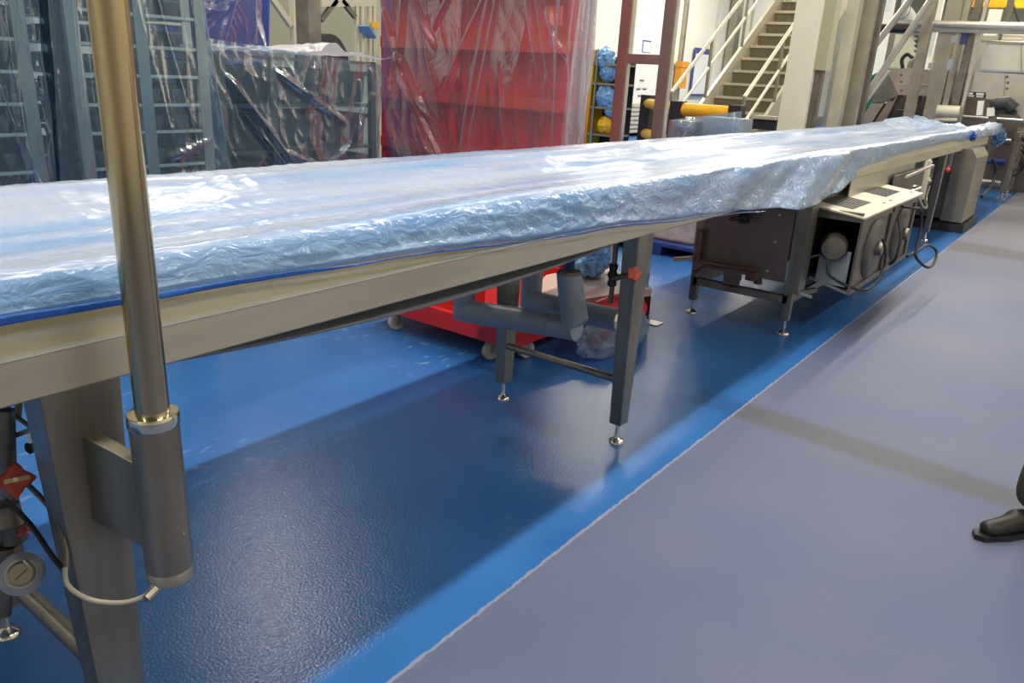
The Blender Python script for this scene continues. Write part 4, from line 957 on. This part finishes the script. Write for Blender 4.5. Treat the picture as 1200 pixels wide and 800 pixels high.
# flight rises along +x ; treads run along y
X00 = 12.4
yL = PX(838, 110, X00).y; yRt = yL - 1.05
z00 = PX(838, 112, X00).z
ns = 13; run = .30; rise = .205
kx = 0
for i in range(-5, ns):
    x = X00 + i * run; z = z00 + i * rise
    if z < .1: continue
    s_ = obj('tread', MB().box((x, yRt, z - .04), (x + run + .03, yL, z)), 'tread', st_)
    obj('nosing', MB().box((x - .012, yRt, z - .035), (x + .012, yL, z + .006)), 'nosing', s_)
    obj('riser', MB().box((x + .02, yRt, z - rise), (x + .03, yL, z - .04)), 'tread', st_)
for y in (yL + .03, yRt - .03):
    i0 = -5
    a = Vector((X00 - 5 * run, y, z00 - 5 * rise)); b = Vector((X00 + ns * run, y, z00 + ns * rise))
    while a.z < .15: a += Vector((run, 0, rise))
    obj('stringer', MB().bar(a, b, .05, .30), 'cream_metal', st_)
    for k in (0, 4, 8, 12, 16):
        p = a + Vector((run * k, 0, rise * k))
        if p.x > b.x: continue
        obj('baluster', MB().tube([p, p + Vector((0, 0, 1.05))], .025, 10), 'steel', st_, True)
    obj('handrail', MB().tube([a + Vector((0, 0, 1.05)), b + Vector((0, 0, 1.05))], .028, 10), 'nosing', st_, True)
    obj('handrail', MB().tube([a + Vector((0, 0, .62)), b + Vector((0, 0, .62))], .022, 10), 'nosing', st_, True)
obj('landing', MB().box((X00 + ns * run, yRt - .1, z00 + (ns - 1) * rise - .05), (X00 + ns * run + 2.5, yL + .1, z00 + (ns - 1) * rise)), 'tread', st_)
for y in (yRt, yL): obj('landing_leg', MB().box((X00 + ns * run + 2.3, y - .05, 0), (X00 + ns * run + 2.4, y + .05, z00 + (ns - 1) * rise)), 'steel', st_)

# ------------------------------------------------------------------ columns right of the stairs
def column(x_px0, x_px1, ypx, X, depth, m, label, name='column', top=H, cat='column', side=None):
    a = PX(x_px0, ypx, X).y; b = PX(x_px1, ypx, X).y
    t = thing(name, label, cat, (X, (a + b) / 2, 0), None)
    obj('shaft', MB().box((X, b, 0), (X + depth, a, top)), m, t, bevel=.004)
    obj('base_plate', MB().box((X - .04, b - .04, 0), (X + depth + .04, a + .04, .02)), 'steel_dark', t)
    return t
bc = column(918, 949, 100, 9.6, .26, 'white_wall', 'broad cream boxed column beside the stairs', 'boxed_column')
c1_ = PX(949, 100, 9.6).y
obj('shaded_face', MB().box((9.64, c1_ - .13, PX(955, 82, 9.64).z), (9.84, c1_ - .001, H)), 'green_wall', bc)  # thin added box, its green-grey colour paints in the shaded side face
obj('side_channel', MB().box((9.70, c1_ - .09, .02), (9.80, c1_ - .001, PX(955, 82, 9.64).z)), 'steel_dark', bc)
column(976, 990, 100, 10.6, .18, 'steel_pale', 'pale scuffed steel column with stained patches, right of the cream boxed column')
column(989, 1009, 100, 10.9, .12, 'steel', 'smooth brownish steel column, third right of the stairs')
column(1006, 1017, 100, 11.6, .12, 'steel_dark', 'narrow dark steel column just left of the green drum')

# guard rails in front of columns
gr = thing('guard_rail', 'pale tubular guard rail sloping up past the steel columns', 'railing', PX(1005, 150, 12.4))
for (a, b) in (((1003, 82), (1068, -2)), ((1008, 122), (1092, -2)), ((1008, 126), (1040, 82))):
    obj('rail', MB().tube([PX(*a, 12.4), PX(*b, 12.4)], .045, 10), 'steel_pale', gr, True)
obj('post', MB().tube([PX(1008, 122, 12.4), Vector((12.4, PX(1008, 122, 12.4).y, 0))], .05, 10), 'steel_pale', gr, True)

# green drum
gd = thing('green_drum', 'green plastic chute behind the hopper', 'chute', PX(1020, 120, 15.0))
obj('chute', MB().prism([PX(1014, 95, 15), PX(1032, 87, 15), PX(1040, 92, 15), PX(1034, 108, 15), PX(1020, 140, 15), PX(1006, 150, 15), PX(1006, 120, 15)], (.5, 0, 0)), 'green', gd)
obj('rim', MB().tube([PX(1014, 95, 14.95), PX(1032, 87, 14.95), PX(1040, 92, 14.95)], .06, 8), 'green', gd, True)
obj('leg', MB().box((15.1, PX(1020, 140, 15).y - .05, 0), (15.3, PX(1020, 140, 15).y + .05, PX(1020, 135, 15).z)), 'steel', gd)

# ------------------------------------------------------------------ hopper / overhead beam machine
XH = 14.2
def Hp(x, y, X=XH): return PX(x, y, X)
hm = thing('infeed_machine', 'large steel infeed machine with deep horizontal beam across the far end', 'machine', (XH, Hp(1120, 100).y, 0))
hb = [Hp(1037, 79), Hp(1290, 90), Hp(1290, 150), Hp(1205, 150), Hp(1188, 124), Hp(1176, 117), Hp(1053, 111), Hp(1048, 100)]
obj('beam_panel', MB().prism([Hp(1037, 79), Hp(1100, 82), Hp(1101, 113), Hp(1053, 111)], (.5, 0, 0)), 'steel_pale', hm)
obj('beam_panel', MB().prism([Hp(1100.4, 82), Hp(1178, 86), Hp(1176, 117), Hp(1101.4, 113)], (.5, 0, 0)), 'steel_pale', hm)
obj('beam_panel', MB().prism([Hp(1178.5, 86), Hp(1300, 92), Hp(1300, 170), Hp(1215, 165), Hp(1196, 137), Hp(1176.5, 117)], (.5, 0, 0)), 'steel_pale', hm)
obj('lip', MB().bar(Hp(1050, 98) - Vector((.01, 0, 0)), Hp(1108, 100) - Vector((.01, 0, 0)), .02, .02), 'cream_metal', hm)
obj('hopper_plate', MB().prism([Hp(1037, 79), Hp(1053, 111), Hp(1046, 118), Hp(1021, 120)], (.4, 0, 0)), 'dirt_steel', hm)
obj('slide_plate', MB().prism([Hp(1021, 121), Hp(1036, 121), Hp(1012, 158), Hp(998, 158)], (.4, 0, 0)), 'steel_pale', hm)
obj('slide_plate', MB().prism([Hp(1040, 119), Hp(1052, 112), Hp(1030, 158), Hp(1016, 158)], (.3, 0, 0)), 'steel', hm)
for x0_, x1_ in ((1064, 1076), (1081, 1097)):
    a = Hp(x0_, 130, XH + .4); b = Hp(x1_, 130, XH + .4); obj('column', MB().box((XH + .4, b.y, 0), (XH + .6, a.y, Hp(1080, 112).z)), 'steel_dark', hm)
for k, (x, y) in enumerate(((1068, 128), (1068, 138), (1066, 147))):
    a = Hp(1045, y, XH + .8); b = Hp(1068, y, XH + .8); obj('tray', MB().box((XH + .8, b.y, a.z - .10), (XH + 1.2, a.y, a.z)), ('steel_dark', 'brown_steel', 'steel_dark')[k], hm)
obj('back_plate', MB().box((XH + 1.3, Hp(1200, 120, XH + 1.3).y, .2), (XH + 1.35, Hp(1040, 120, XH + 1.3).y, 1.6)), 'brown_steel', hm)
for i, x in enumerate((1120, 1290)):
    p = Hp(x, 120, XH + .25); obj('support', MB().box((p.x - .1, p.y - .1, 0), (p.x + .1, p.y + .1, Hp(1120, 115).z)), 'steel', hm)
pq = obj('name_plate', MB().prism([Hp(1130, 107, XH - .02), Hp(1155, 108.3, XH - .02), Hp(1155, 115.3, XH - .02), Hp(1130, 114, XH - .02)], (.02, 0, 0)), 'black_plastic', hm)
g = MB(); g.bar(Hp(1131.5, 109.3, XH - .025), Hp(1140, 109.7, XH - .025), .008, .03); g.bar(Hp(1131.5, 112, XH - .025), Hp(1141.5, 112.5, XH - .025), .008, .02)
g.bar(Hp(1144, 110, XH - .025), Hp(1153, 110.5, XH - .025), .008, .035); g.bar(Hp(1144, 113, XH - .025), Hp(1152.5, 113.5, XH - .025), .008, .02)
obj('plate_lettering', g, 'paper', pq)
for (x, y) in ((1056, 88), (1056, 96), (1056, 106), (1180, 90), (1181, 97), (1180, 104)):
    obj('bolt', MB().lathe([(.02, 0), (.015, .012)], Hp(x, y, XH), (-1, 0, 0), 8), 'steel_dark', hm)
# rollers and fittings below the beam
fr = thing('belt_head_machine', 'roller head with black housing beneath the horizontal beam', 'machine', PX(1150, 128, XH - .6))
X9 = XH - .5
obj('housing', MB().tube([PX(1166, 122, X9), PX(1180, 120, X9), PX(1188, 128, X9)], .09, 12), 'black_plastic', fr, True)
obj('housing', MB().prism([PX(1160, 118, X9), PX(1182, 120, X9), PX(1190, 130, X9), PX(1188, 135, X9), PX(1160, 133, X9)], (.3, 0, 0)), 'dark', fr)
obj('roller', MB().tube([PX(1098, 130, X9), PX(1125, 131, X9)], .09, 14), 'cream_metal', fr, True)
obj('roller', MB().tube([PX(1096, 141, X9), PX(1122, 141, X9)], .06, 14), 'steel_pale', fr, True)
obj('post', MB().bar(PX(1150, 118, X9), PX(1148, 135, X9), .08, .08), 'white', fr)
obj('post', MB().bar(PX(1162, 126, X9), PX(1161, 136, X9), .10, .10), 'white', fr)
obj('leg', MB().bar(PX(1110, 130, X9 + .1), Vector((X9 + .1, PX(1110, 130, X9 + .1).y, 0)), .1, .1), 'steel_dark', fr)
obj('leg', MB().bar(PX(1165, 130, X9 + .1), Vector((X9 + .1, PX(1165, 130, X9 + .1).y, 0)), .1, .1), 'steel_dark', fr)
# white tank above
wt = thing('white_tank', 'white enamelled tank above the horizontal beam at the right edge', 'tank', PX(1180, 60, 17))
a = PX(1146, 84, 16.6); b = PX(1300, 47, 16.6)
obj('casing', MB().box((16.6, b.y, a.z), (18, a.y, PX(1150, 47, 16.6).z)), 'white', wt, bevel=.05)
obj('drum', MB().tube([PX(1176, 42, 17), PX(1290, 46, 17)], .16, 20), 'steel_pale', wt, True)
obj('rim', MB().bar(PX(1146, 48, 16.58), PX(1300, 55, 16.58), .04, .03), 'steel', wt)
obj('seam', MB().bar(PX(1197, 49, 16.59), PX(1197, 84, 16.59), .02, .02), 'steel', wt)
obj('stand', MB().box((17, b.y + .3, 0), (17.3, a.y - .3, a.z)), 'steel_dark', wt)
# overhead pipes
op = thing('overhead_pipe', 'upper of two pale pipes crossing above the horizontal beam', 'pipe', PX(1120, 28, 13.6), 'pale overhead pipes')
obj('tube', MB().tube([PX(1052, 27, 13.6), PX(1330, 34, 13.6)], .05, 12), 'steel_pale', op, True)
obj('black_sleeve', MB().tube([PX(1028, 33, 13.5), PX(1066, 34, 13.5)], .06, 12), 'black', op, True)
op2 = obj('overhead_pipe', MB().tube([PX(1068, 33, 13.7), PX(1330, 40, 13.7)], .045, 12), 'cream_metal', None, True); tag(op2, 'lower of two pale pipes crossing above the horizontal beam', 'pipe', 'pale overhead pipes')
# tall frame columns
for i, (x0_, x1_, X, m, lb) in enumerate(((1082, 1094, 13.0, 'steel', 'tall steel frame post left of the wide pair above the horizontal beam'), (1097, 1116, 13.2, 'steel', 'widest tall steel post standing behind the horizontal beam'),
                                         (1127, 1134, 13.75, 'steel', 'narrow tall steel post in front of the horizontal beam'), (1138, 1147, 13.8, 'steel_dark', 'tall dark steel post carrying the blue tag'), (1150, 1154, 13.85, 'steel_pale', 'thin pale steel post left of the white tank'), (1176, 1184, 19, 'steel_dark', 'far dark post behind the white tank'))):
    yy = 20
    a = PX(x0_, yy, X).y; b = PX(x1_, yy, X).y
    t = thing('frame_post', lb, 'post', (X, (a + b) / 2, 0), 'tall frame posts of the infeed machine')
    obj('shaft', MB().box((X + .56 * (i == 1), b, 0), (X + .12 + .56 * (i == 1), a, H - .6)), m, t)
    obj('foot_plate', MB().box((X - .03 + .56 * (i == 1), b - .03, 0), (X + .15 + .56 * (i == 1), a + .03, .02)), 'steel_dark', t)
tg = PX(1131, 42, 13.75)
o = obj('blue_tag', MB().box((13.72, tg.y - .04, tg.z - .12), (13.75, tg.y + .05, tg.z + .12)), 'navy'); tag(o, 'blue tag hanging on a tall steel post', 'tag')
ej = thing('valve_block', 'valve block with a looped hose on top of the horizontal beam', 'valve', PX(1075, 75, XH))
obj('block', MB().box(PX(1087, 80, XH), PX(1099, 74, XH) + Vector((.2, 0, 0))), 'white', ej)
obj('hose', MB().tube(smoothpath([PX(1058, 80, XH), PX(1057, 70, XH), PX(1063, 64, XH), PX(1069, 68, XH), PX(1068, 78, XH)], 5), .03, 8), 'black', ej, True)
obj('elbow', MB().tube(smoothpath([PX(1066, 80, XH), PX(1069, 72, XH), PX(1077, 69, XH)], 5), .045, 10), 'steel', ej, True)
obj('corrugated_hose', MB().tube([PX(1077, 62 - k * 3, XH) + Vector((0, .03 * (k % 2), 0)) for k in range(10)], [.05 if k % 2 else .035 for k in range(10)], 8), 'steel_dark', ej, True)
sbx = thing('sensor_box', 'grey sensor boxes clamped to the tall posts', 'sensor', PX(1118, 50, 13))
obj('upper_box', MB().box(PX(1114, 50, 13), PX(1122, 42, 13) + Vector((.15, 0, 0))), 'lagging', sbx)
obj('lower_box', MB().box(PX(1109, 82, 13), PX(1117, 69, 13) + Vector((.15, 0, 0))), 'lagging', sbx)
obj('link', MB().tube([PX(1119, 50, 13.05), PX(1114, 70, 13.05)], .03, 8), 'steel', sbx, True)
# yellow crane beam and roof bits
yc = thing('crane_beam', 'yellow overhead crane beam at the top right corner', 'crane', PX(1165, 3, 20))
obj('beam', MB().prism([PX(1138, 0, 20), PX(1300, 0, 20), PX(1300, 10, 20), PX(1138, 7, 20)], (.2, 0, 0)), 'yellow_paint', yc)
obj('flange', MB().bar(PX(1134, 8, 20), PX(1300, 11, 20), .35, .04), 'yellow_paint', yc)
obj('trolley_hoist', MB().box(PX(1124, 14, 19.9), PX(1140, 0, 19.9) + Vector((.3, 0, 0))), 'brown_steel', yc)
ya2 = PX(1138, 3, 20)
for x in (1140, 1296):
    p = PX(x, 3, 20); obj('hanger', MB().bar(p + Vector((.1, 0, 0)), Vector((p.x + .1, p.y, H)), .08, .08), 'steel', yc)
obj('cable', MB().tube(smoothpath([PX(1186, 0, 19.8), PX(1190, 14, 19.8), PX(1194, 26, 19.8)], 5), .02, 8), 'black', yc, True)
# far columns / roof members
for i, (x, X) in enumerate(((1034, 22), (1088, 24), (1010, 30), (1160, 30))):
    p = PX(x, 40, X); t = thing('hall_column', 'white hall column far down the hall', 'column', (X, p.y, 0), 'white hall columns in the distance')
    obj('shaft', MB().box((X, p.y - .18, 0), (X + .25, p.y + .18, H)), 'white_wall', t); obj('base_plate', MB().box((X - .05, p.y - .24, 0), (X + .3, p.y + .24, .03)), 'steel_dark', t)
gp = thing('green_partition', 'pale green partition panels behind the infeed machine', 'partition', (26, 4, 0))
for k in range(6):
    obj('panel', MB().box((26, -4 + k * 1.8, 0), (26.06, -4 + k * 1.8 + 1.77, 3.2)), 'green_wall', gp)
for i in range(7):
    struct('trim_%d' % (13 + i), MB().box((2 + i * 6, -7, H - .25), (2.2 + i * 6, 11.5, H)), 'steel_pale')
du = thing('air_duct', 'round pale air duct under the ceiling far down the hall', 'duct', PX(1040, 10, 22))
obj('duct', MB().tube([PX(1046, 2, 22), PX(1064, 22, 28)], .25, 16), 'white', du, True)
obj('strap', MB().tube([PX(1046, 2, 22).lerp(PX(1064, 22, 28), .4), PX(1046, 2, 22).lerp(PX(1064, 22, 28), .42)], .27, 16), 'steel', du, True)
# odds behind the conveyor, right of the stairs: rail with wires
rw = thing('side_bench', 'low cream bench with dark shelf at the foot of the stairs', 'bench', PX(895, 150, 10.8))
a, b = PX(880, 135, 10.8), PX(909, 135, 10.8)
obj('top', MB().box((10.8, b.y, a.z - .04), (11.2, a.y, a.z)), 'cream_metal', rw)
obj('shelf_box', MB().box((10.85, b.y, a.z - .18), (11.2, a.y, a.z - .05)), 'dark', rw)
obj('panel', MB().box((10.82, b.y, 0), (11.2, a.y, a.z - .2)), 'cream_metal', rw)

# ------------------------------------------------------------------ person at the right edge
def skin_body(name, verts, edges, radii, m, parent, root=0, sub=2):
    me = bpy.data.meshes.new(name); me.from_pydata(verts, edges, []); me.materials.append(M[m])
    o = bpy.data.objects.new(name, me); col.objects.link(o)
    sk = o.modifiers.new('skin', 'SKIN'); sk.use_smooth_shade = True
    if not me.skin_vertices: bpy.context.view_layer.update()
    for i, r in enumerate(radii):
        rr = r if isinstance(r, tuple) else (r, r)
        me.skin_vertices[0].data[i].radius = rr; me.skin_vertices[0].data[i].use_root = (i == root)
    o.modifiers.new('sub', 'SUBSURF').levels = sub; o.modifiers['sub'].render_levels = sub
    if parent is not None: o.parent = parent; o.matrix_parent_inverse = parent_world(parent).inverted()
    return o
toe = PZ(1141, 624, .03)
dirv = Vector((-.80, .60, 0))                # the way the shoe points
side = Vector((-dirv.y, dirv.x, 0))     # to the figure's left
ank = toe - dirv * .245; ank.z = .10
base = ank.copy(); base.z = 0
pe = thing('person', 'person in dark olive trousers and dark shoes standing at the right edge', 'person', base)
def L_(f, s, z): p = base + dirv * f + side * s; return (p.x, p.y, z)
S2 = .24
# the body: legs (trousers), torso, head as one skinned figure
V = [L_(-.30, S2 / 2, .95), L_(-.29, 0, .90), L_(-.08, .0, .50), L_(-.03, 0, .24), L_(-.01, 0, .09),
     L_(-.30, S2, .90), L_(-.34, S2 + .01, .50), L_(-.52, S2, .22), L_(-.50, S2, .09),
     L_(-.29, S2 / 2, 1.15), L_(-.27, S2 / 2, 1.38), L_(-.26, S2 / 2, 1.50), L_(-.24, S2 / 2, 1.60),
     L_(-.27, -.09, 1.42), L_(-.28, -.14, 1.12), L_(-.18, -.10, .90), L_(-.27, S2 + .09, 1.42), L_(-.28, S2 + .14, 1.12), L_(-.18, S2 + .10, .90)]
Ed = [(0, 1), (1, 2), (2, 3), (3, 4), (0, 5), (5, 6), (6, 7), (7, 8), (0, 9), (9, 10), (10, 11), (11, 12), (10, 13), (13, 14), (14, 15), (10, 16), (16, 17), (17, 18)]
Rd = [.14, .115, .092, .086, .078, .115, .092, .086, .078, .14, .15, .06, .055, .065, .05, .04, .065, .05, .04]
skin_body('body', V, Ed, Rd, 'trouser', pe)
hdc = Vector(L_(-.23, S2 / 2, 1.68))
obj('head', MB().grid(lambda u, v: (hdc + Vector((math.cos(2 * PI * u) * math.sin(PI * v) * .085, math.sin(2 * PI * u) * math.sin(PI * v) * .085, math.cos(PI * v) * .115)) + dirv * (.012 if .4 < v < .6 and abs((2 * PI * u) - math.atan2(dirv.y, dirv.x) % (2 * PI)) < .25 else 0))[:], 24, 18), 'skin', pe, 'all')
sd_ = Vector((-dirv.y, dirv.x, 0))
fe = hdc + dirv * .082
obj('nose', MB().lathe([(.012, -.012), (.015, 0), (.006, .035)], fe + Vector((0, 0, -.018)) , (dirv.x * .35, dirv.y * .35, 1), 10), 'skin', pe, 'all')
obj('mouth', MB().bar(fe + sd_ * .022 - Vector((0, 0, .052)) - dirv * .012, fe - sd_ * .022 - Vector((0, 0, .052)) - dirv * .012, .012, .009), 'red_valve', pe)
for q_ in (-1, 1):
    obj('eye', MB().lathe([(.003, -.009), (.009, -.004), (.009, .004), (.003, .009)], fe + sd_ * q_ * .03 - dirv * .014 + Vector((0, 0, .008)), dirv, 10), 'paper', pe, 'all')
    obj('pupil', MB().lathe([(.0045, 0), (.0045, .002)], fe + sd_ * q_ * .03 - dirv * .0045 + Vector((0, 0, .008)), dirv, 10), 'black', pe)
    obj('ear', MB().lathe([(.012, -.006), (.026, 0), (.012, .006)], hdc + sd_ * q_ * .086, sd_, 12), 'skin', pe, 'all')
obj('hair', MB().grid(lambda u, v: (hdc - dirv * .012 + Vector((math.cos(2 * PI * u) * math.sin(PI * v * .5) * .095, math.sin(2 * PI * u) * math.sin(PI * v * .5) * .095, .015 + math.cos(PI * v * .5) * .115)))[:], 24, 12), 'hair', pe, 'all')
for s_, f_ in ((0, 0), (S2, -.50)):
    V2 = [L_(f_ - .06, s_, .05), L_(f_ + .02, s_, .055), L_(f_ + .12, s_, .042), L_(f_ + .20, s_ - .005, .036), L_(f_, s_, .10)]
    sh = skin_body('shoe', V2, [(0, 1), (1, 2), (2, 3), (1, 4)], [(.036, .042), (.038, .046), (.040, .034), (.036, .026), (.045, .045)], 'shoe', pe, 1)
    so = [L_(f_ - .10, s_ - .035, 0), L_(f_ - .10, s_ + .035, 0), L_(f_ + .10, s_ + .045, 0), L_(f_ + .21, s_ + .03, 0), L_(f_ + .235, s_, 0), L_(f_ + .21, s_ - .035, 0), L_(f_ + .10, s_ - .045, 0)]
    ob_ = obj('sole', MB().prism(so, (0, 0, .022)), 'black', sh); ob_.matrix_parent_inverse = parent_world(pe).inverted() @ Matrix.Identity(4) if False else Matrix.Identity(4)
for s_, sgn in ((-.10, -1), (S2 + .10, 1)):
    VV = [L_(-.18, s_, .90), L_(-.15, s_, .84)]; EE = [(0, 1)]; RR = [.028, .034]
    for k in range(4):
        b0 = len(VV); off = (-.03 + .02 * k)
        VV += [L_(-.14 + off * .6, s_, .80), L_(-.13 + off * .6, s_ - sgn * .01, .765), L_(-.14 + off * .6, s_ - sgn * .025, .735 + abs(off) * .4)]
        EE += [(1, b0), (b0, b0 + 1), (b0 + 1, b0 + 2)]; RR += [.009, .0085, .007]
    b0 = len(VV); VV += [L_(-.11, s_ - sgn * .02, .84), L_(-.10, s_ - sgn * .03, .81)]; EE += [(1, b0), (b0, b0 + 1)]; RR += [.01, .008]
    skin_body('hand', VV, EE, RR, 'skin', pe, 1)
